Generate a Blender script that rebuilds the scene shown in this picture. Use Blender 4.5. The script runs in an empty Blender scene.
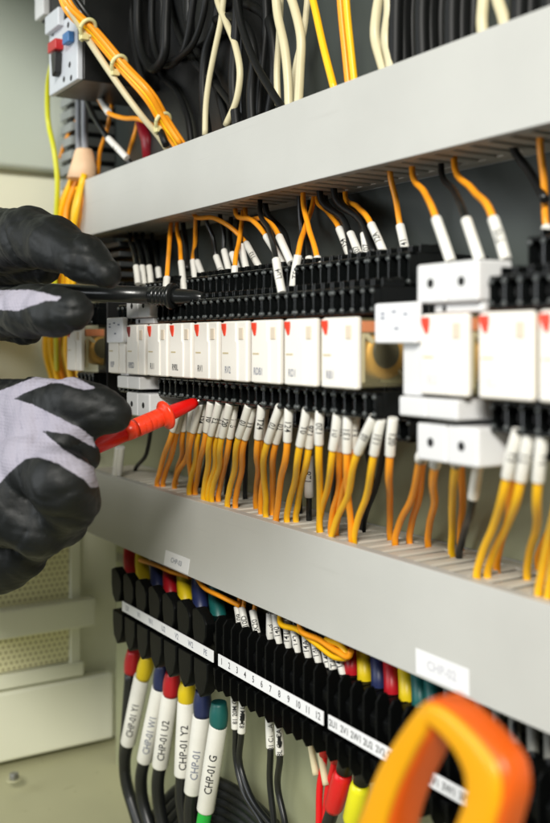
import bpy, bmesh, math, random
import numpy as np
from mathutils import Vector, Matrix
random.seed(7)
S = 0.001                      # the script thinks in millimetres
sc = bpy.context.scene
C = sc.collection
# ------------------------------------------------------------------ camera
TH = math.atan(0.622)
CT, ST = math.cos(TH), math.sin(TH)
cam_d = bpy.data.cameras.new('camera'); cam = bpy.data.objects.new('camera', cam_d); C.objects.link(cam)
cam_d.sensor_fit = 'HORIZONTAL'; cam_d.sensor_width = 24.0; cam_d.lens = 24.0*1000/550
cam_d.shift_y = -69.5/550
cam_d.clip_start = 0.02; cam_d.clip_end = 20
cam.location = (0, 0, 0); cam.rotation_euler = (math.radians(90), 0, math.radians(90)-TH)
cam_d.dof.use_dof = True; cam_d.dof.focus_distance = 0.515; cam_d.dof.aperture_fstop = 7.9
sc.camera = cam
# ------------------------------------------------------------------ light
w = bpy.data.worlds.new("World"); sc.world = w; w.use_nodes = True
bg = w.node_tree.nodes['Background']; bg.inputs[0].default_value = (0.80, 0.88, 0.78, 1); bg.inputs[1].default_value = 0.09
def area(name, loc, target, size, power, col):
    d = bpy.data.lights.new(name, 'AREA'); d.size = size*S; d.energy = power; d.color = col
    o = bpy.data.objects.new(name, d); C.objects.link(o); o.location = Vector(loc)*S
    o.rotation_euler = (Vector(target)-Vector(loc)).to_track_quat('-Z', 'Y').to_euler(); return o
area('key_light', (500, -470, 560), (-400, 240, -20), 280, 22.5, (1.0, 0.975, 0.91))
area('fill_light', (-650, -700, 150), (-450, 250, -60), 700, 7.5, (0.93, 0.97, 1.0))
sc.view_settings.view_transform = 'Standard'; sc.view_settings.look = 'None'
sc.view_settings.exposure = -0.1; sc.view_settings.gamma = 1.0
# ------------------------------------------------------------------ helpers
def P(px, py, Y):              # where a sight line meets the plane Y (mm)
    z = Y/CT*1000/(px+347); r = (px-275)*z/1000
    return Vector((-CT*z+ST*r, Y, (342-py)*z/1000))
def Yz(px, py, Z):             # depth at which that sight line has height Z
    return Z*CT*(px+347)/(342-py)
def lin(c):
    c = c/255.0
    return c/12.92 if c <= 0.04045 else ((c+0.055)/1.055)**2.4
def rgb(r, g, b): return (lin(r), lin(g), lin(b), 1)
MATS = {}
def mat(name, col, rough=0.5, metal=0.0, bump=0.0, bscale=300, var=0.0, vscale=40, spec=0.5, coat=0.0, extra=None):
    if name in MATS: return MATS[name]
    m = bpy.data.materials.new(name); m.use_nodes = True; nt = m.node_tree; N = nt.nodes; L = nt.links
    b = N['Principled BSDF']; b.inputs['Base Color'].default_value = col
    b.inputs['Roughness'].default_value = rough; b.inputs['Metallic'].default_value = metal
    b.inputs['Specular IOR Level'].default_value = spec; b.inputs['Coat Weight'].default_value = coat
    tc = N.new('ShaderNodeTexCoord')
    if var:
        n = N.new('ShaderNodeTexNoise'); n.inputs['Scale'].default_value = vscale; n.inputs['Detail'].default_value = 6
        L.new(tc.outputs['Object'], n.inputs['Vector'])
        mx = N.new('ShaderNodeMix'); mx.data_type = 'RGBA'
        mr = N.new('ShaderNodeMapRange'); mr.inputs[1].default_value = .3; mr.inputs[2].default_value = .7
        L.new(n.outputs[0], mr.inputs[0]); L.new(mr.outputs[0], mx.inputs[0])
        mx.inputs[6].default_value = tuple(c*(1-var) for c in col[:3])+(1,)
        mx.inputs[7].default_value = tuple(min(1, c*(1+var)) for c in col[:3])+(1,)
        L.new(mx.outputs[2], b.inputs['Base Color'])
        r2 = N.new('ShaderNodeMapRange'); r2.inputs[3].default_value = max(.02, rough-.08); r2.inputs[4].default_value = min(1, rough+.1)
        L.new(n.outputs[0], r2.inputs[0]); L.new(r2.outputs[0], b.inputs['Roughness'])
    if bump:
        n2 = N.new('ShaderNodeTexNoise'); n2.inputs['Scale'].default_value = bscale; n2.inputs['Detail'].default_value = 4
        L.new(tc.outputs['Object'], n2.inputs['Vector'])
        bp = N.new('ShaderNodeBump'); bp.inputs['Strength'].default_value = bump; bp.inputs['Distance'].default_value = 0.0004
        L.new(n2.outputs[0], bp.inputs['Height']); L.new(bp.outputs[0], b.inputs['Normal'])
    if extra: extra(nt, b, tc)
    MATS[name] = m; return m
def scuff_x(nt, b, tc):        # faint long scratches and rubbed patches
    N, L = nt.nodes, nt.links
    mp = N.new('ShaderNodeMapping'); mp.inputs['Scale'].default_value = (9, 60, 420); mp.inputs['Rotation'].default_value = (0, .25, 0)
    L.new(tc.outputs['Object'], mp.inputs['Vector'])
    n = N.new('ShaderNodeTexNoise'); n.inputs['Scale'].default_value = 1.0; n.inputs['Detail'].default_value = 8; n.inputs['Roughness'].default_value = .7
    L.new(mp.outputs[0], n.inputs['Vector'])
    mr = N.new('ShaderNodeMapRange'); mr.inputs[1].default_value = .60; mr.inputs[2].default_value = .74; L.new(n.outputs[0], mr.inputs[0])
    n2 = N.new('ShaderNodeTexNoise'); n2.inputs['Scale'].default_value = 14; L.new(tc.outputs['Object'], n2.inputs['Vector'])
    m2 = N.new('ShaderNodeMapRange'); m2.inputs[1].default_value = .5; m2.inputs[2].default_value = .68; L.new(n2.outputs[0], m2.inputs[0])
    mu = N.new('ShaderNodeMath'); mu.operation = 'MULTIPLY'; L.new(mr.outputs[0], mu.inputs[0]); L.new(m2.outputs[0], mu.inputs[1])
    m3 = N.new('ShaderNodeMath'); m3.operation = 'MULTIPLY'; L.new(mu.outputs[0], m3.inputs[0]); m3.inputs[1].default_value = .35
    src = b.inputs['Base Color'].links[0].from_socket
    mx = N.new('ShaderNodeMix'); mx.data_type = 'RGBA'; L.new(m3.outputs[0], mx.inputs[0]); L.new(src, mx.inputs[6]); mx.inputs[7].default_value = rgb(140, 138, 132)
    L.new(mx.outputs[2], b.inputs['Base Color'])
M_duct = mat('duct_plastic', rgb(189, 189, 184), .5, bump=.12, bscale=900, var=.035, vscale=22, extra=scuff_x)
M_slat = mat('slat_plastic', rgb(204, 198, 184), .5, bump=.12, bscale=900, var=.03, vscale=12)
M_inner = mat('duct_inside', rgb(96, 92, 84), .7)
M_orange = mat('orange_pvc', rgb(253, 160, 28), .38, var=.05, vscale=60)
M_amber = mat('amber_pvc', rgb(255, 192, 20), .38, var=.05, vscale=60)
M_yellow = mat('yellow_pvc', rgb(222, 200, 30), .4)
M_lime = mat('yellow_green_pvc', rgb(205, 205, 40), .4)
M_black = mat('black_plastic', rgb(17, 18, 18), .4, bump=.15, bscale=700, var=.1, vscale=50)
M_term = mat('terminal_plastic', rgb(5, 6, 6), .5, bump=.15, bscale=700, spec=.12)
M_glint = mat('glint_plastic', rgb(74, 78, 78), .16)  # lighter grey that paints the glints on the socket ribs
M_gloss = mat('glossy_black_plastic', rgb(14, 16, 16), .13, bump=.04, bscale=500)
M_cable = mat('black_cable', rgb(17, 19, 19), .38, var=.1)
M_shade_cable = mat('matt_black_cable', rgb(13, 14, 14), .5, spec=.25)
M_sleeve = mat('white_sleeve', rgb(224, 222, 214), .42, bump=.1, bscale=400, var=.04, vscale=80)
M_ink = mat('black_ink', rgb(30, 32, 36), .6)
M_grey_ink = mat('grey_ink', rgb(120, 125, 140), .6)
M_faint = mat('faint_ink', rgb(196, 196, 202), .6)
M_relay = mat('relay_plastic', rgb(240, 235, 226), .3, bump=.05, bscale=300, var=.015, vscale=60)
M_relay_in = mat('relay_recess', rgb(214, 200, 180), .5)
M_red = mat('red_flag', rgb(226, 62, 34), .4)
M_darkred = mat('dark_red_flag', rgb(120, 25, 25), .4)
M_wgrey = mat('light_grey_plastic', rgb(218, 218, 218), .4, bump=.05, bscale=300, var=.02)
M_hole = mat('dark_hole', rgb(18, 18, 18), .8)
M_metal = mat('screw_metal', rgb(170, 170, 165), .28, metal=1.0, var=.1, vscale=200)
M_zinc = mat('zinc_rail', rgb(150, 150, 148), .4, metal=.9, var=.15, vscale=80)
M_beige = mat('beige_pvc', rgb(206, 196, 160), .42, var=.05)
M_tie = mat('nylon_tie', rgb(214, 206, 150), .4)
M_plate = mat('plate_paint', rgb(154, 156, 124), .5, bump=.1, bscale=250, var=.06, vscale=9)
def grime_x(nt, b, tc):
    N, L = nt.nodes, nt.links
    n = N.new('ShaderNodeTexNoise'); n.inputs['Scale'].default_value = 38; n.inputs['Detail'].default_value = 9; n.inputs['Roughness'].default_value = .72
    L.new(tc.outputs['Object'], n.inputs['Vector'])
    mr = N.new('ShaderNodeMapRange'); mr.inputs[1].default_value = .62; mr.inputs[2].default_value = .70; L.new(n.outputs[0], mr.inputs[0])
    mu = N.new('ShaderNodeMath'); mu.operation = 'MULTIPLY'; L.new(mr.outputs[0], mu.inputs[0]); mu.inputs[1].default_value = .5
    src = b.inputs['Base Color'].links[0].from_socket
    mx = N.new('ShaderNodeMix'); mx.data_type = 'RGBA'; L.new(mu.outputs[0], mx.inputs[0]); L.new(src, mx.inputs[6]); mx.inputs[7].default_value = rgb(104, 88, 56)
    L.new(mx.outputs[2], b.inputs['Base Color'])
M_floor = mat('floor_paint', rgb(172, 170, 136), .45, bump=.1, bscale=250, var=.08, vscale=9, extra=grime_x)
M_wall = mat('cabinet_paint', rgb(230, 230, 208), .45, bump=.1, bscale=250, var=.05, vscale=7)
M_shade_plate = mat('shaded_plate_paint', rgb(66, 72, 68), .5, bump=.1, bscale=250, var=.08, vscale=9)  # shade on the upper plate put into its base colour
M_label = mat('label_paper', rgb(232, 232, 234), .5, var=.02)
M_copper = mat('copper_winding', rgb(205, 150, 40), .35, metal=.3, bump=.5, bscale=1500)
M_blueb = mat('blue_boot', rgb(28, 38, 78), .45)
M_redb = mat('red_boot', rgb(172, 14, 28), .42)
M_yelb = mat('yellow_boot', rgb(214, 186, 16), .42)
M_tealb = mat('teal_boot', rgb(14, 88, 84), .45)
M_green = mat('green_pvc', rgb(30, 170, 60), .4)
M_tan = mat('tan_tape', rgb(236, 198, 160), .6, bump=.3, bscale=120, var=.08, vscale=80)
M_probe_r = mat('red_probe', rgb(222, 18, 14), .35, bump=.1, bscale=600)
M_probe_o = mat('orange_probe', rgb(240, 62, 30), .33, bump=.1, bscale=600)
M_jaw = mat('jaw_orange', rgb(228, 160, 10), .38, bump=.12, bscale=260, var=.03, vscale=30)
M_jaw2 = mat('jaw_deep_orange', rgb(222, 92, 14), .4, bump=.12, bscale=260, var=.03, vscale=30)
def clear_x(nt, b, tc):
    b.inputs['Alpha'].default_value = .20
M_clear = mat('smoky_clear_plastic', rgb(206, 196, 150), .08, extra=clear_x)

def grid_x(nt, b, tc):         # small round punched holes in rows
    N, L = nt.nodes, nt.links
    sep = N.new('ShaderNodeSeparateXYZ'); L.new(tc.outputs['Object'], sep.inputs[0])
    def M(op, a, bb=None, cc=None):
        n = N.new('ShaderNodeMath'); n.operation = op
        for i, v in enumerate((a, bb, cc)):
            if v is None: continue
            if isinstance(v, (int, float)): n.inputs[i].default_value = v
            else: L.new(v, n.inputs[i])
        return n.outputs[0]
    p = .0043
    zr = M('DIVIDE', sep.outputs[2], p)
    row = M('FLOOR', zr); odd = M('MULTIPLY', M('PINGPONG', row, 1), .5)
    yy = M('ADD', M('DIVIDE', sep.outputs[1], p), odd)
    fy = M('SUBTRACT', M('FRACT', yy), .5); fz = M('SUBTRACT', M('FRACT', zr), .5)
    d = M('SQRT', M('ADD', M('MULTIPLY', fy, fy), M('MULTIPLY', fz, fz)))
    mk = M('LESS_THAN', d, .26)
    mx = N.new('ShaderNodeMix'); mx.data_type = 'RGBA'; L.new(mk, mx.inputs[0])
    mx.inputs[6].default_value = rgb(232, 228, 186); mx.inputs[7].default_value = rgb(168, 160, 112)
    L.new(mx.outputs[2], b.inputs['Base Color'])
M_grille = mat('punched_sheet', rgb(196, 196, 166), .45, extra=grid_x)

def glove_x(nt, b, tc):
    N, L = nt.nodes, nt.links
    at = N.new('ShaderNodeAttribute'); at.attribute_name = 'knit'
    n = N.new('ShaderNodeTexNoise'); n.inputs['Scale'].default_value = 420; n.inputs['Detail'].default_value = 6; L.new(tc.outputs['Object'], n.inputs['Vector'])
    ad = N.new('ShaderNodeMath'); ad.operation = 'MULTIPLY_ADD'; L.new(n.outputs[0], ad.inputs[0]); ad.inputs[1].default_value = .30; L.new(at.outputs['Fac'], ad.inputs[2])
    rp = N.new('ShaderNodeMapRange'); rp.inputs[1].default_value = .60; rp.inputs[2].default_value = .72; L.new(ad.outputs[0], rp.inputs[0])
    fac = rp.outputs[0]
    v = N.new('ShaderNodeTexNoise'); v.inputs['Scale'].default_value = 35; v.inputs['Detail'].default_value = 5; L.new(tc.outputs['Object'], v.inputs['Vector'])
    k = N.new('ShaderNodeMix'); k.data_type = 'RGBA'; L.new(v.outputs[0], k.inputs[0])
    k.inputs[6].default_value = rgb(136, 132, 145); k.inputs[7].default_value = rgb(172, 168, 180)
    c = N.new('ShaderNodeMix'); c.data_type = 'RGBA'; L.new(v.outputs[0], c.inputs[0])
    c.inputs[6].default_value = rgb(11, 13, 13); c.inputs[7].default_value = rgb(21, 24, 23)
    mx = N.new('ShaderNodeMix'); mx.data_type = 'RGBA'; L.new(fac, mx.inputs[0]); L.new(c.outputs[2], mx.inputs[6]); L.new(k.outputs[2], mx.inputs[7])
    L.new(mx.outputs[2], b.inputs['Base Color'])
    b.inputs['Specular IOR Level'].default_value = .32
    r = N.new('ShaderNodeMapRange'); L.new(fac, r.inputs[0]); r.inputs[3].default_value = .55; r.inputs[4].default_value = .85
    L.new(r.outputs[0], b.inputs['Roughness'])
    # knit: fine crossed waves; rubber: fine crinkle
    w1 = N.new('ShaderNodeTexWave'); w1.inputs['Scale'].default_value = 210; w1.bands_direction = 'DIAGONAL'; w1.inputs['Distortion'].default_value = 1.2
    L.new(tc.outputs['Object'], w1.inputs['Vector'])
    w2 = N.new('ShaderNodeTexWave'); w2.inputs['Scale'].default_value = 210; w2.bands_direction = 'Z'; w2.inputs['Distortion'].default_value = 1.2
    L.new(tc.outputs['Object'], w2.inputs['Vector'])
    mm = N.new('ShaderNodeMath'); mm.operation = 'MULTIPLY'; L.new(w1.outputs['Fac'], mm.inputs[0]); L.new(w2.outputs['Fac'], mm.inputs[1])
    n3 = N.new('ShaderNodeTexNoise'); n3.inputs['Scale'].default_value = 420; n3.inputs['Detail'].default_value = 6; L.new(tc.outputs['Object'], n3.inputs['Vector'])
    hm = N.new('ShaderNodeMix'); hm.data_type = 'FLOAT'; L.new(fac, hm.inputs[0]); L.new(n3.outputs[0], hm.inputs[2]); L.new(mm.outputs[0], hm.inputs[3])
    bp = N.new('ShaderNodeBump'); bp.inputs['Strength'].default_value = .35; bp.inputs['Distance'].default_value = .0005
    L.new(hm.outputs[0], bp.inputs['Height']); L.new(bp.outputs[0], b.inputs['Normal'])
M_glove = mat('coated_glove', rgb(30, 30, 30), .5, extra=glove_x)

class MB:
    def __init__(s): s.v = []; s.f = []; s.sm = []
    def add(s, vs, fs, smooth=False):
        o = len(s.v); s.v += [tuple(v) for v in vs]; s.f += [tuple(i+o for i in f) for f in fs]; s.sm += [smooth]*len(fs); return s
    def box(s, x0, x1, y0, y1, z0, z1):
        vs = [(x, y, z) for x in (x0, x1) for y in (y0, y1) for z in (z0, z1)]
        return s.add(vs, [(0,1,3,2),(4,6,7,5),(0,4,5,1),(2,3,7,6),(0,2,6,4),(1,5,7,3)])
    def prism(s, pts, axis, a, b):   # outline pts in the two other axes, extruded from a to b along axis
        n = len(pts)
        def mk(p, t):
            return (t, p[0], p[1]) if axis == 'x' else ((p[0], t, p[1]) if axis == 'y' else (p[0], p[1], t))
        vs = [mk(p, a) for p in pts]+[mk(p, b) for p in pts]
        fs = [tuple(range(n)), tuple(range(2*n-1, n-1, -1))]+[(i, i+n, (i+1) % n+n, (i+1) % n) for i in range(n)]
        return s.add(vs, fs)
    def tube(s, pts, r, seg=12, cap=True):   # r: number or list per point
        pts = [Vector(p) for p in pts]; n = len(pts)
        rs = r if isinstance(r, (list, tuple)) else [r]*n
        t = (pts[1]-pts[0]).normalized()
        u = t.orthogonal().normalized(); vs = []
        for i, p in enumerate(pts):
            t = (pts[min(i+1, n-1)]-pts[max(i-1, 0)])
            t = t.normalized() if t.length > 1e-9 else Vector((0, 0, 1))
            u = (u-t*u.dot(t)); u = u.normalized() if u.length > 1e-6 else t.orthogonal().normalized()
            b = t.cross(u)
            for k in range(seg):
                a = 2*math.pi*k/seg; vs.append(p+(u*math.cos(a)+b*math.sin(a))*rs[i])
        fs = [(i*seg+k, i*seg+(k+1) % seg, (i+1)*seg+(k+1) % seg, (i+1)*seg+k) for i in range(n-1) for k in range(seg)]
        s.add(vs, fs, True)
        if cap:
            o = len(s.v)-len(vs)
            s.f.append(tuple(o+k for k in range(seg))[::-1]); s.sm.append(False)
            s.f.append(tuple(o+(n-1)*seg+k for k in range(seg))); s.sm.append(False)
        return s
    def cyl(s, a, b, r, seg=16): return s.tube([a, b], r, seg)
    def lathe(s, a, b, prof, seg=28):   # prof: (distance along, radius)
        a = Vector(a); d = (Vector(b)-a).normalized()
        return s.tube([a+d*q[0] for q in prof], [q[1] for q in prof], seg)

def smooth(pts, k=6):
    pts = [Vector(p) for p in pts]
    if len(pts) < 3: return pts
    L = [max(1e-6, (b-a).length) for a, b in zip(pts, pts[1:])]; n = len(pts); T = []
    for i in range(n):
        if i == 0: T.append((pts[1]-pts[0])/L[0])
        elif i == n-1: T.append((pts[-1]-pts[-2])/L[-1])
        else: T.append(((pts[i]-pts[i-1])/L[i-1]*L[i]+(pts[i+1]-pts[i])/L[i]*L[i-1])/(L[i]+L[i-1]))
    out = []
    for i in range(n-1):
        for j in range(k):
            t = j/k; h = L[i]
            out.append(pts[i]*(2*t**3-3*t*t+1)+T[i]*(h*(t**3-2*t*t+t))+pts[i+1]*(3*t*t-2*t**3)+T[i+1]*(h*(t**3-t*t)))
    out.append(pts[-1]); return out

def wloc(o):
    v = Vector((0, 0, 0))
    while o is not None: v += o.location; o = o.parent
    return v
def obj(name, mb, m, parent=None, bevel=0, seg=2, label=None):
    me = bpy.data.meshes.new(name)
    off = wloc(parent)/S if parent is not None else Vector((0, 0, 0))
    me.from_pydata([((v[0]-off.x)*S, (v[1]-off.y)*S, (v[2]-off.z)*S) for v in mb.v], [], mb.f)
    me.polygons.foreach_set('use_smooth', mb.sm); me.materials.append(m); me.update()
    o = bpy.data.objects.new(name, me); C.objects.link(o)
    if parent is not None: o.parent = parent
    if bevel:
        b = o.modifiers.new('bevel', 'BEVEL'); b.width = bevel*S; b.segments = seg; b.limit_method = 'ANGLE'; b.angle_limit = math.radians(40)
        b.harden_normals = False
        for p in me.polygons: p.use_smooth = True
        ws = o.modifiers.new('weighted', 'WEIGHTED_NORMAL'); ws.keep_sharp = True
    if label: o['label'] = label
    return o
def tag(o, label=None, cat=None, group=None, kind=None):
    for k, v in (('label', label), ('category', cat), ('group', group), ('kind', kind)):
        if v: o[k] = v
    return o
def thing(name, loc, label, cat, group=None):
    o = bpy.data.objects.new(name, None); C.objects.link(o); o.location = Vector(loc)*S; o.empty_display_size = .005
    return tag(o, label, cat, group)
def copy_tree(o, parent=None):
    c = o.copy(); C.objects.link(c); c.parent = parent
    for ch in o.children: copy_tree(ch, c)
    return c
# -------- lettering
_tx = {}
def text_mesh(s, bold=.012, fine=False):
    if (s, bold) in _tx: return _tx[(s, bold)]
    cu = bpy.data.curves.new('lettering', 'FONT'); cu.body = s; cu.size = 1; cu.offset = bold; cu.resolution_u = 3
    cu.align_x = 'CENTER'; cu.align_y = 'CENTER'
    o = bpy.data.objects.new('lettering', cu); C.objects.link(o)
    dg = bpy.context.evaluated_depsgraph_get(); me = bpy.data.meshes.new_from_object(o.evaluated_get(dg))
    if fine:
        bm = bmesh.new(); bm.from_mesh(me); bmesh.ops.triangulate(bm, faces=bm.faces)
        for _ in range(4):
            ed = [e for e in bm.edges if abs(e.verts[0].co.y-e.verts[1].co.y) > .13]
            if not ed: break
            bmesh.ops.subdivide_edges(bm, edges=ed, cuts=1); bmesh.ops.triangulate(bm, faces=bm.faces)
        bm.to_mesh(me); bm.free()
    vs = [tuple(v.co) for v in me.vertices]; fs = [tuple(p.vertices) for p in me.polygons]
    bpy.data.objects.remove(o); bpy.data.curves.remove(cu); bpy.data.meshes.remove(me)
    _tx[(s, bold)] = (vs, fs); return vs, fs
def flat_text(s, c, u, v, size, n, lift=.15, stretch=1.0):
    c, u, v, n = Vector(c), Vector(u).normalized(), Vector(v).normalized(), Vector(n)
    vs, fs = text_mesh(s); mb = MB()
    return mb.add([c+u*(p[0]*size*stretch)+v*(p[1]*size)+n*lift for p in vs], fs)
def wrap_text(s, a, b, r, size, flip=False, stretch=1.0, at=.5, turn=0.0):
    a, b = Vector(a), Vector(b)
    if b.z < a.z: a, b = b, a
    t = (b-a).normalized(); c = a.lerp(b, at)
    n = (-c); n = (n-t*n.dot(t)).normalized()         # side that faces the room
    q = t.cross(n)
    if turn: n, q = n*math.cos(turn)+q*math.sin(turn), q*math.cos(turn)-n*math.sin(turn)
    if flip: t = -t; q = -q
    vs, fs = text_mesh(s, .008, True); out = []
    for p in vs:
        ph = p[1]*size/r
        ph = max(-2.6, min(2.6, ph))
        out.append(c+t*(p[0]*size*stretch)+(n*math.cos(ph)-q*math.sin(ph)*1)*(r+.14))
    mb = MB(); return mb.add(out, fs)
ORD = ['first', 'second', 'third', 'fourth', 'fifth', 'sixth', 'seventh', 'eighth', 'ninth', 'tenth', 'eleventh', 'twelfth', 'thirteenth']

# ================================================================== setting
YW = 304
def struct(name, mb, m, bevel=0): return tag(obj(name, mb, m, None, bevel), kind='structure')
struct('mounting_plate', MB().box(-722, 140, YW, YW+2.5, -420, -22), M_plate, .6)
struct('upper_mounting_plate', MB().box(-722, 140, YW-1, YW+2, -21, 296), M_shade_plate, .6)  # upper part of the plate, painted darker to stand for shade
struct('rear_wall', MB().box(-780, 160, 332, 335, -420, 300), M_wall)
struct('left_wall', MB().box(-780, -772, 20, 331, -420, 300), M_wall)
struct('added_unseen_ceiling', MB().box(-780, 160, 95, 335, 300.5, 303), M_wall)  # out of view, added to shade the upper plate and left wall
struct('cabinet_floor', MB().box(-780, 160, 20, 335, -330, -327), M_floor)
# pressed panels on the left wall
struct('wall_panel', MB().box(-771.5, -757, 60, 331, 134, 299), mat('grey_panel_paint', rgb(192, 200, 188), .45, bump=.1, bscale=250, var=.05, vscale=7), 4)
g = thing('ventilation_grille', (-760, 250, -250), 'pale punched metal vent with a cross bar on the left cabinet wall', 'vent grille')
obj('punched_sheet', MB().box(-765, -763, 120, 281, -254, -100), M_grille, g)
obj('cross_bar', MB().box(-764, -752, 118, 300, -226, -204), M_wall, g, 1.5)
obj('side_flange', MB().box(-767, -760, 281.5, 290, -256, -98), M_wall, g, 1)
obj('bottom_flange', MB().box(-766, -758, 118, 292, -266, -255), M_wall, g, 1)
struct('lower_wall_panel', MB().box(-771.5, -758, 60, 318, -322, -268), M_wall, 3)
n_ = thing('hex_bolt', (-735, 215, -323), 'small dull hexagonal bolt at the foot of the lower wall panel', 'bolt')
c_ = P(14, 776, 222); n_.location = c_*S
obj('bolt_head', MB().tube([c_+Vector((0, 0, -2)), c_+Vector((0, 0, 2))], 3.6, 6), M_zinc, n_, .4)
obj('washer', MB().cyl(c_+Vector((0, 0, -3)), c_+Vector((0, 0, -2)), 5.6, 24), M_floor, n_)

for nm, zc, lab in (('upper', -3, 'zinc mounting rail behind the row of relay sockets'), ('lower', -176, 'zinc mounting rail behind the black terminal blocks')):
    r_ = MB().prism([(303.6, zc-12), (298.5, zc-12), (298.5, zc-17), (297.3, zc-17), (297.3, zc-11), (302, zc-11), (302, zc+11), (297.3, zc+11), (297.3, zc+17), (298.5, zc+17), (298.5, zc+12), (303.6, zc+12)], 'x', -705, -60)
    tag(obj('mounting_rail', r_, M_zinc), lab, 'mounting rail', 'zinc mounting rails')

# ------------------------------------------------------------------ wiring ducts
DX0, DX1, DY = -680, -70, 259
def duct(z0, z1, label):
    t = thing('wiring_duct', (DX0, YW, (z0+z1)/2), label, 'wiring duct', 'pale grey slotted wiring ducts')
    cov = MB().prism([(DY, z0), (DY, z1), (DY+5.5, z1), (DY+5.5, z1-.9), (DY+1.6, z1-1.6), (DY+1.6, z0+1.6), (DY+5.5, z0+.9), (DY+5.5, z0)], 'x', DX0, DX1)
    obj('cover', cov, M_duct, t, .35)
    obj('back', MB().box(DX0+.4, DX1, YW-2.2, YW-.3, z0+.9, z1-.9), M_duct, t)
    obj('wire_fill', MB().box(DX0+3, DX1-1, DY+4, YW-4, z0+6, z1-6), M_inner, t, 1)
    for zz in (z1-2.3, z0+1.0):
        f = MB(); x = DX0+2
        while x < DX1:
            f.prism([(x, DY+2), (x+7.0, DY+2), (x+6.4, DY+35), (x+.6, DY+35)], 'z', zz, zz+1.3); x += 10.6
        f.box(DX0+.4, DX1, DY+35, YW-2.3, zz, zz+1.3)
        o = obj('slotted_side', f, M_slat, t, .25, 1)
    return t
up_duct = duct(74.7, 114.7, 'upper pale grey slotted wiring duct above the relay sockets')
lo_duct = duct(-133.6, -89.4, 'lower pale grey slotted wiring duct, orange wires dropping into its top')
def sticker(pa, pb, pc, txt, size, label):
    a, b, c = (P(*q, DY) for q in (pa, pb, pc))        # top-left, top-right, bottom-left
    u = b-a; v = c-a
    y = DY-.25
    mb = MB().prism([(a.x, a.z), (b.x, b.z), (b.x+v.x, b.z+v.z), (c.x, c.z)], 'y', y, DY-.02)
    o = obj('sticker', mb, M_label, lo_duct, label=label)
    ctr = a+u*.5+v*.5; ctr.y = y
    obj('print', flat_text(txt, ctr, u, -v, size, (0, -1, 0), .05), M_faint if size > 5 else M_grey_ink, o)
sticker((166, 550), (190, 559.5), (164, 564.5), 'CHP-03', 4.4, 'small white sticker near the left end of the duct')
sticker((416, 648), (469, 669.5), (416.5, 673), 'CHP-02', 5.2, 'larger white sticker near the right end of the duct')

# ================================================================== relays and sockets
RY = 229
RX = [P(px, 340, RY).x for px in (67, 106.5, 126.3, 147.3, 171.1, 195.8, 223.5, 253.1, 287.5, 320.9, 420, 478, 538)]
PITCH = (RX[9]-RX[3])/6
for i in range(3, 10): RX[i] = RX[3]+PITCH*(i-3)
RX[2] = RX[3]-PITCH*1.0; RX[1] = RX[2]-PITCH*.98
RT = ['', 'RSP', 'R9SD', 'R11', 'R90L', 'RV1', 'RV2', 'RDB1', 'RD1', 'RB1', 'RL2', 'RL3', 'RL4']
RW = 23.0; Z0, Z1 = -18.4, 9.8
def relay_base():
    t = thing('relay', (0, RY+36, (Z0+Z1)/2), '', 'relay', 'white faced plug-in relays in the row')
    # bevelled front cover with a shallow step
    f = MB().prism([(0, Z0), (RW, Z0), (RW, Z1), (0, Z1)], 'y', RY+.6, RY+3.6)
    obj('front_cover', f, M_relay, t, 1.0, 3)
    f = MB().prism([(.5, Z0+.5), (RW*.66, Z0+.5), (RW*.66, Z1-10), (RW*.60, Z1-9), (RW*.60, Z1-.6), (.5, Z1-.6)], 'y', RY-.1, RY+1.2)
    obj('name_plate', f, M_relay, t, .3, 2)
    obj('clear_case', MB().box(.5, RW-.5, RY+3.7, RY+35, Z0+.5, Z1-.5), M_clear, t, .8)
    # insides seen through the case
    obj('base_block', MB().box(1.5, RW-1.5, RY+29, RY+34.5, Z0+1.5, Z1-1.5), mat('olive_base', rgb(176, 168, 110), .5), t, .5)
    yc, zc = RY+18, -5
    obj('coil', MB().lathe((5, yc, zc), (RW-1.6, yc, zc), [(0, 8.2), (.4, 9.6), (1, 10), (RW-8.6, 10), (RW-8, 9.4), (RW-7.2, 7.4)], 28), M_copper, t)
    obj('coil_core', MB().lathe((5, yc-1, zc+1), (RW-1.2, yc-1, zc+1), [(0, 6.6), (RW-7.2, 6.6), (RW-6.6, 6.2)], 28), M_black, t)
    obj('armature', MB().prism([(RY+4.5, -16), (RY+7, -16), (RY+7, 2), (RY+27, -15), (RY+27, -13), (RY+6, 6)], 'x', RW-4, RW-2.6), M_beige, t, .4)
    obj('contact_carrier', MB().box(1.6, RW-1.6, RY+5, RY+27, Z1-6, Z1-1.6), mat('orange_carrier', rgb(225, 120, 75), .45), t, .4)
    # flag and window
    fl = obj('flag', MB().prism([(.9, Z1-1.1), (5.2, Z1-1.1), (5.2, Z1-3.6), (4.4, Z1-6.9), (3.3, Z1-6.9), (1.2, Z1-3.4)], 'y', RY-.6, RY+.6), M_red, t, .25)
    obj('window', MB().box(RW*.66+1.2, RW*.66+5.0, RY+.15, RY+1.2, Z1-8.6, Z1-3.2), M_relay_in, t, .2)
    obj('mark', MB().box(1.8, 7.2, RY-.2, RY, Z1-15.4, Z1-14.7), mat('beige_mark', rgb(196, 180, 140), .5), t)
    return t
base = relay_base(); relays = []
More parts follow.
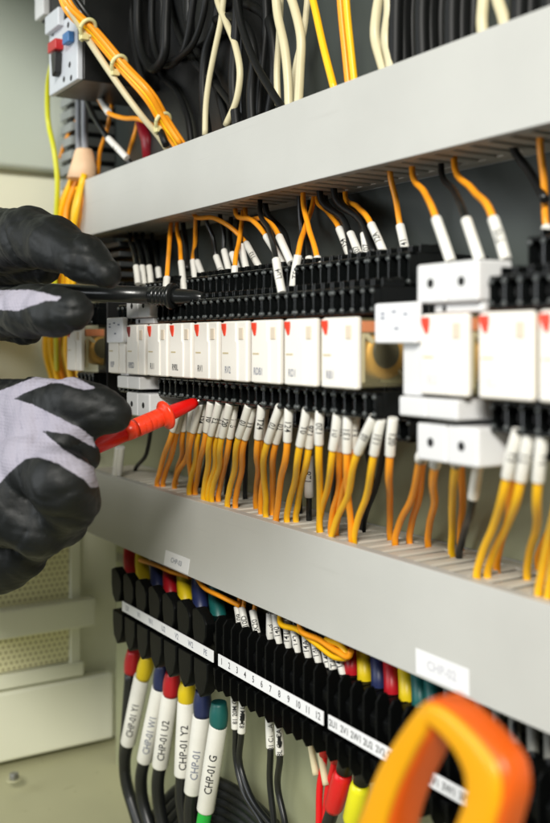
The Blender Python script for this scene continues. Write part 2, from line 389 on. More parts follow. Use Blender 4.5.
RL = ['white relay with a clear side at the far left, beside the hanging orange wires',
      'white relay printed RSP, second from the left end of the row',
      'white relay printed R9SD with a dark red flag, on the distant grey socket',
      'white relay printed R11 with a red flag, just right of the dark red flagged one',
      'white relay printed R90L, below the tip of the black probe', 'white relay printed RV1 in the middle of the row',
      'white relay printed RV2, right of the relay printed RV1', 'white relay printed RDB1 with a red flag',
      'white relay with faint print RD1, second left of the gap in the row', 'white relay with a clear brownish side exposed, left of the large light grey socket',
      'white blurred relay on the large light grey socket', 'white blurred relay right of the large light grey socket',
      'white blurred relay cut by the right edge of the photo']
for i, x in enumerate(RX):
    r = base if i == 0 else copy_tree(base); relays.append(r)
for i, x in enumerate(RX):
    r = relays[i]; r.location.x = x*S; r['label'] = RL[i]
    if RT[i]:
        m = M_ink if 3 <= i <= 5 else (M_faint if i > 9 else M_grey_ink)
        np_ = [c for c in r.children if c.name.startswith('name_plate')][0]
        tx = obj('print', flat_text(RT[i], (x+6.6, RY-.1, Z0+5.2), (1, 0, 0), (0, 0, 1), 4.6, (0, -1, 0), .08, .72), m, np_)
for c in relays[2].children:
    if c.name.startswith('flag'):
        c.data = c.data.copy(); c.data.materials.clear(); c.data.materials.append(M_darkred)

HW = PITCH/2-.12
def black_socket():
    t = thing('relay_socket', (0, 297, 0), '', 'relay socket', 'black relay sockets on the rail')
    obj('body', MB().box(-HW+.2, HW-.2, 264, 297, -37, 21), M_black, t, .8)
    cw = 2*HW/4
    def tier(nm, y, yb, za, zb, top):
        m = MB(); m.box(-HW, HW, y+4, yb, za, zb)
        for k in range(5):
            xx = -HW+cw*k; a = max(-HW, xx-.9); b = min(HW, xx+.9)
            m.box(a, b, y, y+4.2, za, zb)
        m.box(-HW, HW, y+.3, y+4.1, za+.01, za+1.5); m.box(-HW, HW, y+.3, y+4.1, zb-1.6, zb-.01)
        o = obj(nm, m, M_gloss, t, .45, 2)
        st = MB()
        for k in range(5):
            xx = max(-HW+.8, min(HW-.8, -HW+cw*k))
            for zz in (za+1.9, zb-2.1): st.lathe((xx, y+.6, zz), (xx, y-1, zz), [(0, 1.05), (.7, 1.0), (1.1, .7), (1.3, .25)], 10)
        obj('rib_glints', st, M_glint, o)  # small knobs added as highlights at both ends of each rib
        for k in range(4):
            xc = -HW+cw*(k+.5); zc = (za+zb)/2
            s_ = MB().lathe((xc, y+4.2, zc), (xc, y, zc), [(0, 2.0), (.9, 2.0), (1.2, 1.6)], 14)
            obj('screw', s_, M_hole if top else M_gloss, o)
        return o
    o1 = tier('front_terminal_tier', 236, 264, 10.8, 22, True)
    o2 = tier('rear_terminal_tier', 254, 297, 22.2, 36, False)
    o3 = tier('lower_terminal_tier', 237, 264, -30, -19.4, True)
    o4 = tier('lower_rear_terminal_tier', 254, 297, -40, -30.2, False)
    m = MB()
    for k in range(4):                       # raised cable entries on the ledges
        xc = -HW+cw*(k+.5)
        for (y0, y1, z) in ((241, 252, 22), (260, 272, 36)):
            m.box(xc-cw/2+.3, xc-cw/2+1.3, y0, y1, z-.2, z+3.2); m.box(xc+cw/2-1.3, xc+cw/2-.3, y0, y1, z-.2, z+3.2)
            m.box(xc-cw/2+1.2, xc+cw/2-1.2, y1-1.4, y1, z-.2, z+3.9)
    obj('cable_entries', m, M_gloss, t, .4, 2)
    return t
bs = black_socket(); bl = [i for i in range(13) if i not in (2, 10)]
SL = {0: 'black relay socket under the far left relay', 1: 'black relay socket under the relay printed RSP', 3: 'black relay socket above and below the relay printed R11',
      4: 'black relay socket of the relay printed R90L', 5: 'black relay socket of the relay printed RV1', 6: 'black relay socket of the relay printed RV2',
      7: 'black relay socket of the relay printed RDB1', 8: 'black relay socket of the relay with faint print RD1', 9: 'black relay socket of the relay with its clear side exposed',
      11: 'black relay socket just right of the large light grey socket', 12: 'black relay socket cut by the right edge of the photo'}
for n, i in enumerate(bl):
    s_ = bs if n == 0 else copy_tree(bs)
    s_['label'] = SL[i]
    if n: s_.location.x = (RX[i]+RW/2)*S
bs.location.x = (RX[0]+RW/2)*S
def grey_socket(dx, label):
    X = lambda v: v+dx
    t = thing('grey_relay_socket', (X(-262), 297, 0), label, 'relay socket', 'light grey relay sockets')
    obj('body', MB().box(X(-277), X(-246), 262, 297, -41.5, 26), M_wgrey, t, 1)
    for nm, za, zb in (('upper_terminal_block', 13.6, 27.6), ('lower_terminal_block', -42, -28.6)):
        m = MB(); m.box(X(-277.3), X(-261.6), 232, 262 if za < 0 else 248, za, zb); m.box(X(-261.4), X(-245.7), 232, 262 if za < 0 else 248, za, zb)
        o = obj(nm, m, M_wgrey, t, 1.1, 3)
        for xc in (-269.6, -253.8):
            zc = (za+zb)/2
            obj('screw_hole', MB().lathe((X(xc), 231.93, zc), (X(xc), 240, zc), [(0, 1.6), (.05, 1.7), (6, 1.7)], 18), M_hole, o)
    obj('rear_terminal_block', MB().box(X(-277), X(-246), 248.2, 262, 14, 24), M_wgrey, t, .6)
    obj('coil_ledge', MB().box(X(-271), X(-246.3), 235, 262, 10.2, 13.4), M_wgrey, t, .5)
    m = MB().box(X(-283.5), X(-268.6), 229, 262, -26.5, -19.5).box(X(-268.2), X(-252.5), 229, 262, -26.5, -19.5)
    obj('front_ledge', m, M_wgrey, t, .8, 3)
    obj('side_cheek', MB().box(X(-283.6), X(-272.6), 231, 290, -19.2, 8), M_wgrey, t, .6)
    o = obj('marker_clip', MB().box(X(-296), X(-272.4), 227.5, 231, -.5, 14.2), M_label, t, .9, 3)
    m = MB()
    for xx, zz in ((-292, 10), (-285.5, 10.6), (-279, 9.6), (-292, 8.4), (-284, 4.5)):
        m.box(X(xx), X(xx+2.4), 227.3, 227.6, zz, zz+.8)
    obj('marks', m, M_grey_ink, o)
    obj('notch', MB().box(X(-266.4), X(-264.6), 234.7, 236, 10.8, 12.8), M_hole, t)
grey_socket(0, 'large light grey relay socket with two dark screw holes right of the black sockets')
grey_socket(RX[2]+271.6-2, 'small distant light grey relay socket behind the relay with the dark red flag')
# light grey end terminals between the first two relays
t = thing('end_terminal', (-600, 297, 0), 'small light grey end terminal between the far left relay and its neighbour', 'terminal')
a = P(96, 318, 240)
obj('body', MB().box(a.x-12, a.x+3, 246, 297, -36, 26), M_black, t, .8)
obj('upper_face', MB().box(a.x-10, a.x+2, 240, 246.2, 14, 20), M_wgrey, t, .5)
obj('lower_face', MB().box(a.x-10, a.x+2, 240, 246.2, -30, -23), M_wgrey, t, .5)

# ================================================================== wires
def wire(pts, r, m, sleeve=None, label='', group=None, cat='wire', name='wire', boot=None, k=6, flip=False, smat=None, tsize=None):
    """pts: world mm. sleeve = (p0, p1, radius, text)"""
    t = thing(name, pts[0], label, cat, group)
    obj('insulation', MB().tube(smooth(pts, k), r, 12), m, t)
    if sleeve:
        a, b, rs, txt = sleeve; a = Vector(a); b = Vector(b)
        d = (b-a)
        if isinstance(rs, tuple): sp = rs[1]; rs = rs[0]
        mid = a.lerp(b, .5)+Vector((random.uniform(-.25, .25), random.uniform(-.2, .2), 0))
        o = obj('sleeve', MB().tube([a, a+d*.03, mid, b-d*.03, b], [rs*.93, rs, rs*1.0, rs, rs*.93], 20), smat or M_sleeve, t)
        if txt:
            ts = tsize or rs*2.0
            obj('print', wrap_text(txt, a, b, rs*1.0, ts, flip, .9, at=.5, turn=random.uniform(-.25, .25)), M_ink, o)
    return t
# ---- lower row: (sleeve top px, sleeve bottom px, wire foot px, text, tier, extra mid px)
def low_wires(name, where, items, m=M_orange, r=1.6):
    n = len(items)
    for i, it in enumerate(items):
        (tx, ty), (bx, by), (fx, fy), txt, Yt = it[:5]
        if not txt and tx > 200 and Yt < 249: txt = random.choice(['T0', '10', '124', 'T3', '131', 'T1', '126', '120'])
        mt = it[5] if len(it) > 5 else m
        a = P(tx, ty, Yt); b = P(bx, by, Yt+2)
        fx += random.uniform(-2, 2) if n > 2 else 0
        Yf = min(298, max(266, Yz(fx, fy, -89.4))); f = P(fx, fy, Yf)
        mid = P(bx+(fx-bx)*.42+random.uniform(-3.2, 3.2), by+(fy-by)*.5, Yt+2+(Yf-Yt)*.55)
        mm = P(bx+(fx-bx)*.85, by+(fy-by)*.8, Yt+(Yf-Yt)*.9)
        d = (a-b).normalized()
        kind = 'black' if mt is M_cable else ('pale' if mt is M_beige else 'orange')
        if n == 1: pos = ''
        elif n == 2: pos = ', '+['left', 'right'][i]+' of the pair'
        else: pos = ', %s from left' % ORD[i]
        lab = f'{kind} wire, white sleeve{(" marked "+txt) if txt else ""}, {where}{pos}'
        if mt is M_amber: lab = lab.replace('orange', 'amber orange')
        wire([a-d*.5, a.lerp(b, .35), a.lerp(b, .7), b, mid, mm, f, f+Vector((0, 3, -12))], r, mt, (a, b+(b-a)*.02, 2.05, txt), lab, 'wires dropping from the sockets into the lower duct', flip=(i % 3 == 0))
A_ = M_amber
low_wires('w', 'left of the red probe', [((118, 447), (115, 474), (114, 480), '', 262, M_beige), ((122, 447), (119, 474), (118, 480), '', 262, M_beige)])
low_wires('w', 'just behind the red probe tip', [((180, 405), (173, 430), (157, 485), '', 241), ((183, 406), (177, 431), (163, 485), '', 246)])
low_wires('w', 'below relay R90L', [((186, 406), (183, 430), (176, 483), '', 250), ((193, 403), (190, 430), (174, 487), '', 240), ((200, 403), (193, 431), (189, 492), '', 240), ((205, 402), (199, 431), (189, 493), '', 244, A_)])
low_wires('w', 'below relay RV1', [((211, 402), (206.5, 431), (195, 493), '10', 239), ((219.6, 402), (211, 434), (203.5, 499), '', 239, A_), ((225, 403), (217, 435), (208.5, 499.5), '', 243, A_), ((230, 403), (222, 436), (210, 500), '', 239, A_)])
low_wires('w', 'below relay RV2', [((235, 404), (230, 437), (219.6, 499.5), '', 243), ((249, 405), (239, 436), (229, 506), '10', 239, A_), ((254, 406), (245, 438), (235, 506), '', 242), ((262, 405), (258, 438), (256, 506), 'T24', 239)])
low_wires('w', 'below relay RDB1', [((266, 407), (262, 438), (259, 512), '', 250), ((280, 406), (268, 441), (265, 515), 'T0', 239, A_), ((285, 407), (276, 442), (273, 513), '', 243), ((289, 408), (287.5, 441), (276, 522), '124', 239)])
low_wires('w', 'below relay RD1', [((307, 409), (300, 445), (287, 520), 'T0', 239, A_), ((313, 410), (309, 447), (294, 520), '', 243, A_), ((320, 410), (319, 444), (320, 530), '120', 239, A_)])
low_wires('w', 'below the clear sided relay', [((338, 411), (333, 449), (319.5, 529), 'T0', 239, A_), ((343, 412), (340, 450), (331, 532), '', 247), ((348, 413), (347, 452), (352, 541), '131', 240), ((356, 413), (353, 447), (336, 533), '', 244),
     ((374, 417), (358, 452), (329, 543), '', 239, A_), ((381, 419), (374, 454), (352, 541), '', 241, A_)], r=1.5)
low_wires('w', 'alone right of the long black row', [((393, 418), (390, 455), (390, 537), '', 243)], r=1.5)
low_wires('w', 'below the large grey socket', [((421, 455), (420, 460), (395, 542), '', 246), ((424, 455), (423, 460), (410, 541), '', 250), ((437, 457), (435, 466), (426, 544), '', 240), ((457, 458), (456, 464), (452, 552), '', 241, A_), ((461, 456), (461, 462), (460, 548), '', 262)], r=1.5)
low_wires('w', 'just right of the large grey socket', [((478, 466), (473, 498), (459, 556), '', 250, M_cable)], r=1.5)
low_wires('w', 'below relay right of grey socket', [((518, 430), (507, 477), (476.5, 577), '', 239, A_), ((523, 432), (514, 478), (498, 567), '', 247), ((530, 432), (521, 480), (485.5, 575), '', 240, A_), ((543, 432), (538, 481), (527, 577), '', 240, A_)], r=1.5)
low_wires('w', 'at the right edge', [((566, 436), (560, 486), (537, 597), '', 238, A_), ((570, 436), (566, 490), (548, 602), '', 240, A_), ((575, 436), (569, 486), (536, 560), '', 250)], r=1.5)
# dark wires in the shade behind the orange ones
def shade_wires():
    L_ = [((247, 405), (246, 445), (245, 500), None), ((301, 430), (299, 470), (300, 515), None), ((233, 440), (228, 470), (226, 499), None), ((387, 425), (378, 480), (363, 530), None),
          ((362, 430), (372, 480), (362, 528), None), ((205, 420), (207, 455), (200, 490), None), ((153, 408), (147, 452), (133, 480), None), ((345, 430), (335, 480), (333, 520), None)]
    for i, (a, b, c, t_) in enumerate(L_):
        wire([P(*a, 270), P(*b, 280), P(*c, 290), P(*c, 292)+Vector((0, 0, -14))], 1.4, M_cable, None, 'thin black wire in the shade behind the orange wires, '+['left of RDB1', 'under RD1', 'under RV2', 'right of the clear sided relay', 'under the clear sided relay', 'under RV1', 'behind the red probe collar', 'left of the clear sided relay'][i], 'thin black wires behind the orange wires')
    a, b = P(309, 455, 276), P(309, 497, 278)
    wire([P(311, 430, 272), a, b, P(309, 520, 282), P(309, 530, 284)], 1.5, M_cable, (a, b, 2.3, '128'), 'black wire in a long white sleeve marked 128 hanging behind the orange wires', 'thin black wires behind the orange wires')
shade_wires()

# ---- upper wires: ([px points from duct], sleeve top, sleeve end, colour, text, landing height, words)
def up_wire(path, s0, s1, m, txt, Zl, words, r=1.35, rs=1.95, Y=None):
    Ye = Y or min(282, max(240, Yz(*s1, Zl))); e = P(*s1, Ye); s = P(*s0, Ye+2)
    (x0, y0) = path[0]; Y0 = min(296, max(263, Yz(x0, y0, 76)))
    pts = [P(x0, y0, Y0)+Vector((0, 1, 10)), P(x0, y0, Y0)]
    n = len(path)
    for k, q in enumerate(path[1:]): pts.append(P(*q, Y0+(Ye+2-Y0)*(k+1)/n))
    pts += [s, s.lerp(e, .35), s.lerp(e, .7), e.lerp(s, .08)]
    col = 'black' if m is M_cable else 'orange'
    wire(pts, r, m, (s, e, rs, txt), f'{col} wire, white sleeve{(" marked "+txt) if txt else ""}, {words}', 'wires from the upper duct down to the sockets', flip=False)
O_, K_ = M_orange, M_cable
for (px, a, b, w_) in ((136, 266, 284, 'first of four dim ones at left'), (142, 266, 285, 'second of four dim ones at left'), (149, 266, 285, 'third of four dim ones at left'), (158, 268, 287, 'last of four dim ones at left')):
    up_wire([(px-6, 232), (px-3, 250)], (px, a), (px+2, b), K_, '', 36, w_)
up_wire([(171, 222), (169, 250)], (167, 277), (166, 292), O_, '', 22, 'nearly upright above the flange of the black probe')
up_wire([(177, 222), (180, 245)], (181, 261), (184, 291), O_, '', 30, 'just right of the black probe flange')
up_wire([(196, 216), (195, 245)], (193, 260), (196, 290), O_, '', 36, 'left one of the crossing pair above R90L')
up_wire([(199, 216), (196, 245)], (197, 261), (208, 291), K_, '', 36, 'right one of the crossing pair above R90L')
up_wire([(205, 215), (213, 238)], (216, 256), (227, 289), K_, 'L01', 34, 'above the relay printed RV1')
up_wire([(220, 214), (224, 234)], (224, 250), (232, 282), K_, '', 38, 'behind the one marked L01')
up_wire([(194, 214), (214, 218), (234, 230)], (246, 243), (262, 272), O_, 'T13', 38, 'arching far left under the upper duct')
up_wire([(238, 212), (240, 235)], (241, 245), (247, 272), K_, '', 38, 'behind the straight orange one')
up_wire([(243, 210), (239, 242)], (235, 266), (234, 300), O_, '104', 22, 'straight and leaning left above the relay printed RDB1')
up_wire([(230, 230), (231, 244)], (232, 253), (243, 286), K_, '', 34, 'crossing behind the one marked 104')
up_wire([(235, 208), (252, 220)], (266, 236), (284, 265), O_, '', 38, 'lower of two arches running right')
up_wire([(245, 208), (264, 219)], (279, 236), (291, 263), O_, '', 38, 'upper of two arches running right')
up_wire([(260, 200), (269, 230)], (276, 259), (282, 293), K_, 'L04', 22, 'in the middle of the row')
up_wire([(314, 196), (305, 228)], (298, 255), (292, 295), O_, 'T5', 22, 'leaning left behind the bright straight one')
up_wire([(303, 192), (308, 225)], (317, 257), (324, 294), O_, '141', 22, 'bright and straight, above the faint RD1 relay')
up_wire([(307, 215), (308, 240)], (309, 257), (313, 291), K_, '15', 24, 'just left of the one marked 141')
up_wire([(316, 196), (328, 212)], (339, 228), (352, 262), O_, '154', 38, 'with its sleeve marked upside down')
up_wire([(325, 195), (338, 215)], (350, 233), (367, 273), K_, 'L07', 32, 'beside the end of the long black row', rs=2.1)
up_wire([(340, 193), (352, 212)], (364, 233), (369, 270), K_, 'X07', 36, 'right behind the one marked L07')
up_wire([(345, 192), (358, 207)], (371, 224), (385, 256), O_, '12A', 38, 'right of the two black ones')
up_wire([(390, 172), (396, 200)], (400, 225), (409, 267), O_, '141', 34, 'alone left of the large grey socket', rs=2.05)
up_wire([(412, 166), (425, 193)], (436, 218), (451, 262), O_, '', 26, 'left one entering the grey socket', rs=2.05, Y=250)
up_wire([(441, 163), (455, 192)], (466, 219), (480, 261), K_, '', 26, 'the black one entering the grey socket', rs=2.05, Y=250)
up_wire([(454, 158), (473, 190)], (493, 218), (506, 260), O_, 'T20', 26, 'right one entering the grey socket', rs=2.05, Y=250)
up_wire([(540, 137), (544, 180)], (546, 226), (553, 262), O_, '', 34, 'at the right edge above the last relays', rs=2.1)
for i, (a, b, c) in enumerate((((265, 205), (285, 235), (290, 262)), ((320, 195), (345, 222), (352, 256)), ((334, 192), (362, 222), (375, 255)), ((300, 200), (302, 240), (303, 262)), ((512, 143), (530, 172), (545, 200)), ((183, 222), (186, 245), (187, 270)))):
    wire([P(*a, 285)+Vector((0, 0, 8)), P(*a, 285), P(*b, 284), P(*c, 280)], 1.7, M_cable, None, ['dark wire behind the arching orange pair', 'dark wire behind the sleeve marked upside down', 'dark wire behind the sleeve marked X07', 'dark wire behind the bright straight orange one', 'dark wire slanting down near the top right corner under the duct', 'dark wire right of the black probe flange'][i], 'dark wires in the shade under the upper duct')

# ================================================================== terminal strip under the lower duct
TY = 262
def lobes(wd, t, sc_=1.0):
    h = wd/2
    u = MB().prism([(-h, -146), (-h*.3, -144), (h*.6, -147), (h, -151), (h*.95, -158), (h*.5, -164.4), (-h*.2, -166.4), (-h*.8, -162), (-h, -155)], 'y', 250.6, 256.5)
    obj('upper_shroud', u, M_term, t, .9, 3)
    u = MB().prism([(-h, -172), (h, -172), (h, -181), (h*.6, -189), (-h*.1, -193), (-h*.8, -188), (-h, -180)], 'y', 251.5, 258)
    obj('lower_shroud', u, M_term, t, .9, 3)
    obj('body', MB().box(-h-.3, h+.3, 258, 297, -188, -156), M_term, t, .4)
def narrow(wd, t):
    h = wd/2
    obj('divider', MB().prism([(250.6, -147), (252.5, -144), (256, -144), (259, -153), (296, -155), (296, -180), (262, -184), (252, -184), (250, -180), (250, -172), (255, -170), (255, -166), (250.6, -163)], 'x', h-1.2, h), M_term, t, .3)
    obj('body', MB().box(-h, h-1.3, 258, 297, -178, -154), M_term, t, .4)
    obj('upper_clamp', MB().prism([(253, -155), (256, -152), (260, -153), (260, -163), (255, -163), (253, -159)], 'x', -h+.6, h-1.9), M_term, t, .4)
    obj('lower_clamp', MB().prism([(253, -173), (261, -173), (261, -181), (256, -181), (253, -177)], 'x', -h+.6, h-1.9), M_term, t, .4)
def strip(n, pa, pb, nm, fn, labels, group):
    xa = P(pa, 600, TY-6).x; xb = P(pb, 600, TY-6).x; wd = (xb-xa)/n; out = []
    for i in range(n):
        if i == 0:
            t = thing(nm, (0, 0, 0), labels[0], 'terminal block', group); fn(wd*.84 if fn is lobes else wd, t); t.location.x = (xa+wd/2)*S
            first = t
        else:
            t = copy_tree(first); t.location.x = (xa+wd*(i+.5))*S; t['label'] = labels[i]
        out.append(xa+wd*(i+.5))
    return out, wd
c7 = ['red', 'yellow', 'blue', 'second red', 'second yellow', 'second blue', 'teal']
big, bw = strip(7, 118, 216, 'power_terminal', lobes, ['black terminal block with the %s booted wire, left strip' % c for c in c7], 'large black terminal blocks')
sm, sw = strip(12, 217.5, 324.5, 'small_terminal', narrow, ['narrow black terminal block numbered %s on the white strip' % w_ for w_ in ('one', 'two', 'three', 'four', 'five', 'six', 'seven', 'eight', 'nine', 'ten', 'eleven', 'twelve')], 'narrow numbered black terminal blocks')
md, mw = strip(11, 327, 476, 'motor_terminal', narrow, ['narrow black terminal block marked %s, right strip' % c for c in ('2U1', '2V1', '2W1', '2U2', '2V2', '2W2', 'PE', '3U1', '3V1', '3W1', '3PE')], 'narrow black terminal blocks of the right strip')
ed, ew = strip(6, 480, 590, 'end_terminal_block', narrow, ['narrow black terminal block at the far right, %s from the orange clamp' % ORD[i] for i in range(6)], 'narrow black terminal blocks behind the clamp')
def marker(pa, pb, centres, texts, size, label):
    y = TY-12.2; a = P(pa, 600, y).x; b = P(pb, 600, y).x
    t = thing('marker_strip', (a, y, -170), label, 'marker strip', 'white marker strips along the terminal blocks')
    obj('strip', MB().box(a, b, y, y+.6, -168.6, -162.4), M_label, t, .15)
    sh = (a-centres[0][0]) if False else 0
    n = len(texts)
    for i, s_ in enumerate(texts):
        x = a+(b-a)*(i+.5)/n
        if s_: obj('print', flat_text(s_, (x, y, -165.5), (1, 0, 0), (0, 0, 1), size, (0, -1, 0), .06, .9), M_ink if n > 7 else M_grey_ink, t)
marker(122, 213, [(0,)], ['U1', 'V1', 'W1', 'U2', 'V2', 'W2', 'PE'], 4.4, 'white marker strip on the large terminal blocks at left, ending in PE')
marker(218, 323, [(0,)], [str(i) for i in range(1, 13)], 4.6, 'white marker strip numbered 1 to 12 in the middle')
marker(328, 472, [(0,)], ['2U1', '2V1', '2W1', '2U2', '2V2', '2W2', 'PE', '3U1', '3V1', '3W1', '3PE'], 4.2, 'white marker strip starting with 2U1, passing behind the orange clamp')

def down(px, py, Y): return P(px, py, Y)
# large cables: colour boot, white sleeve, black cable
BC = [M_redb, M_yelb, M_blueb, M_redb, M_yelb, M_blueb, M_tealb]
bo = [(134, 650, 131, 672), (149, 655, 143, 677), (163, 664, 160.5, 688), (173, 672, 170.5, 695), (188, 682, 186, 702), (203, 690, 202, 716), (219, 702, 218.5, 727)]
sl = [(130, 673, 125, 741, ''), (142, 677, 128, 743, 'CHP-01 Y1'), (160, 688, 144.5, 760, 'CHP-01 W1'), (170, 694.5, 160, 766, 'CHP-01 U2'), (186, 702, 182.5, 775, 'CHP-01 Y2'), (201.5, 716, 192.5, 792, 'CHP-01'), (218.5, 725, 205.5, 810, 'CHP-01 G')]
BL = ['black cable with a red boot at the far left of the terminals', 'black cable with yellow boot and white sleeve marked CHP-01 Y1', 'black cable with blue boot and faint white sleeve, left of the CHP-01 U2 cable',
      'black cable with red boot and white sleeve marked CHP-01 U2', 'black cable with yellow boot and white sleeve marked CHP-01 Y2', 'black cable with blue boot and white sleeve, beside the teal booted one', 'green cable with teal boot and white sleeve marked CHP-01 G']
for i in range(7):
    YY = 273
    a, b = P(bo[i][0], bo[i][1], YY), P(bo[i][2], bo[i][3], YY)
    s0, s1 = P(sl[i][0], sl[i][1]-1, YY), P(sl[i][2], sl[i][3], YY)
    d = (s1-s0).normalized()
    m = M_green if i == 6 else M_cable
    t = thing('motor_cable', a, BL[i], 'cable', 'thick cables leaving the large terminals')
    cr = 4.1 if i else 3.6
    e1 = s1+d*28+Vector((2, 2, 0)); e2 = e1+Vector((14+random.uniform(0, 12), 4, -40)); 
    obj('insulation', MB().tube(smooth([s0, s1, s1+d*12, e1, e2, e2+Vector((25, 2, -60))], 8), cr, 18), m, t)
    obj('boot', MB().tube(smooth([a, a.lerp(b, .5), b], 4), [4.3, 4.6, 5, 5.3, 5.4, 5.4, 5.3, 5.0, 4.8], 20), BC[i], t)
    if i:
        o = obj('sleeve', MB().tube([s0, s0+d*.8, s0.lerp(s1, .5), s1-d*.8, s1], [4.9, 5.2, 5.3, 5.2, 4.9], 28), M_sleeve, t)
        obj('print', wrap_text(sl[i][4], s1, s0, 5.35, 6.4, False, .95, at=.42 if i != 6 else .48), M_grey_ink if i in (2, 5) else M_ink, o)
# upper ends of those wires, dropping out of the duct into the blocks
BU = [(130, 556, 132, 578), (142, 560, 144, 585), (157, 568, 158, 592), (170, 574, 171, 598), (184, 580, 186, 606), (199, 587, 201, 612), (216, 594, 219, 622)]
for i, (x0, y0, x1, y1) in enumerate(BU):
    a, b = P(x0, y0, 278), P(x1, y1, 275)
    t = tag(obj('boot', MB().tube(smooth([a+Vector((-1, 2, 14)), a, b, b+Vector((0, 0, -3))], 5), 4.6, 18), BC[i]), '%s booted wire end entering the large terminal from above' % c7[i], 'wire end', 'booted wire ends above the large terminals')
def lab_up(c, i): return '%s wire end entering the right strip from above' % c
for i, (px, c, m) in enumerate(((351, 'red', M_redb), (364, 'yellow', M_yelb), (378, 'dark blue', M_blueb), (391, 'second red', M_redb), (406, 'second yellow', M_yelb), (419, 'teal', M_tealb), (432, 'dark teal', M_tealb))):
    s0 = 342+(px+347)*.418; a, b = P(px, s0, 282), P(px+1, s0+32+i*1.0, 276)
    tag(obj('boot', MB().tube(smooth([a+Vector((0, 3, 16)), a, b, b+Vector((0, 0, -4))], 5), 3.6, 16), m), lab_up(c, i), 'wire end', 'booted wire ends above the right strip')
for i, px in enumerate((448, 464, 480, 497, 514, 532, 549)):
    s0 = 342+(px+347)*.42; a, b = P(px, s0, 284), P(px+1, s0+42, 278)
    wire([a+Vector((0, 0, 14)), a, b, b+Vector((0, 0, -8))], 1.6, M_cable, (P(px, s0+4, 284), b, 2.3, ''), smat=mat('shaded_white_sleeve', rgb(112, 112, 104), .5), label='wire in a dim white sleeve above the clamp, %s from left' % ORD[i], group='dim sleeved wires behind the clamp')  # white sleeves, their shade put into a grey colour
# small sleeved wires above terminals 1..12
tx = ['', '109', '110', '138', '', '139', '140', '141', '142', '', '143', '144', '']
px_ = [(238, 612, 240, 628), (243, 614, 247, 633), (254, 617, 258, 637), (270, 620, 270, 640), (276, 622, 279, 645), (287, 627, 288, 650), (294, 632, 297, 652), (306, 638, 308, 657), (315, 644, 318, 662), (325, 650, 328, 668), (331, 652, 334, 674), (338, 656, 342, 672)]
for i, (x0, y0, x1, y1) in enumerate(px_):
    a, b = P(x0, y0, 272), P(x1, y1, 272)
    txt = ('109', '10D', 'X20', '128', '140', '141', '142', '14A', '14L', '148', 'T12', 'T40')[i]
    og = i in (0, 2, 1)
    wire([a+Vector((-4, 6, 22)), a+Vector((-1.5, 2, 8)), a, b, b+Vector((0, 0, -7))], 1.3, M_orange if og else M_cable, (a+(a-b)*.35, b+(b-a)*.2, 2.0, txt),
         'white sleeved wire marked %s entering the terminal numbered %s from above' % (txt, ['one', 'two', 'three', 'four', 'five', 'six', 'seven', 'eight', 'nine', 'ten', 'eleven', 'twelve'][i]), 'sleeved wires above the numbered terminals')
for n, pts in enumerate(([(280, 622), (298, 630), (318, 645), (338, 658), (348, 656), (343, 648), (326, 640)], [(300, 628), (320, 640), (338, 652), (349, 656), (351, 651)])):
    q = [P(x, y, 268-n*1.5) for x, y in pts]
    wire([q[0]+Vector((-4, 8, 14))]+q, 1.5, M_amber if n == 0 else M_orange, None, ['bright orange loop of wire dangling below the lower duct', 'second orange wire lying behind the dangling loop'][n], None)
wire([P(140, 560, 272), P(158, 566, 268), P(172, 572, 266), P(190, 577, 268)], 1.4, M_orange, None, 'orange wire crossing above the red and yellow boots, half hidden by the sticker', None)
wire([P(195, 575, 272), P(206, 589, 266), P(222, 597, 266), P(240, 606, 272)], 1.4, M_orange, None, 'orange wire peeking out under the duct above the teal boot', None)
# small sleeved wires below
for i, (x0, y0, x1, y1, foot) in enumerate(((234.5, 693, 235.5, 729, [(236, 760), (243, 790), (262, 823), (275, 850)]), (243, 698, 241.5, 733, [(240, 765), (250, 795), (275, 830)]),
                               (269.5, 713, 270.5, 748, [(270, 785), (274, 823), (276, 850)]), (278.5, 717, 280, 755, [(278, 790), (285, 823), (288, 850)]))):
    a, b = P(x0, y0, 271), P(x1, y1, 271)
    wire([a+Vector((0, 0, 6)), a, b]+[P(x, y, 273+i) for x, y in foot], 1.75, M_cable, (a, b, 2.3, ('81 20M C', '82 20M L', '81 C1 CA 0S1', '8L C1 CA 1S2')[i]), 'black wire in a printed white sleeve below the numbers, %s from the left' % ORD[i], 'sleeved wires below the numbered terminals', tsize=3.6)
for i, (pts, m, lab) in enumerate((([(309, 732), (312, 752), (316, 775)], M_beige, 'pale wire below the end of the number strip, left one'), ([(318, 738), (322, 762), (326, 785)], M_beige, 'pale wire below the end of the number strip, right one'),
                          ([(324, 736), (324, 760), (320, 785), (319, 823), (318, 850)], mat('red_pvc', rgb(214, 16, 22), .4), 'thin red wire with a red boot hanging straight down'),
                          ([(336, 744), (334, 765), (328, 790), (325, 830), (324, 850)], mat('red_pvc', (0, 0, 0, 1)), 'second thin red wire behind the thick red boot'))):
    t = thing('wire', P(*pts[0], 270), lab, 'wire', 'thin wires left of the clamp')
    obj('insulation', MB().tube(smooth([P(x, y, 270+i) for x, y in pts]), 1.7, 12), m, t)
    if i >= 2: obj('boot', MB().tube([P(*pts[0], 270), P(*pts[0], 270).lerp(P(*pts[1], 270+i), .8)], [3, 2.3], 14), m, t)
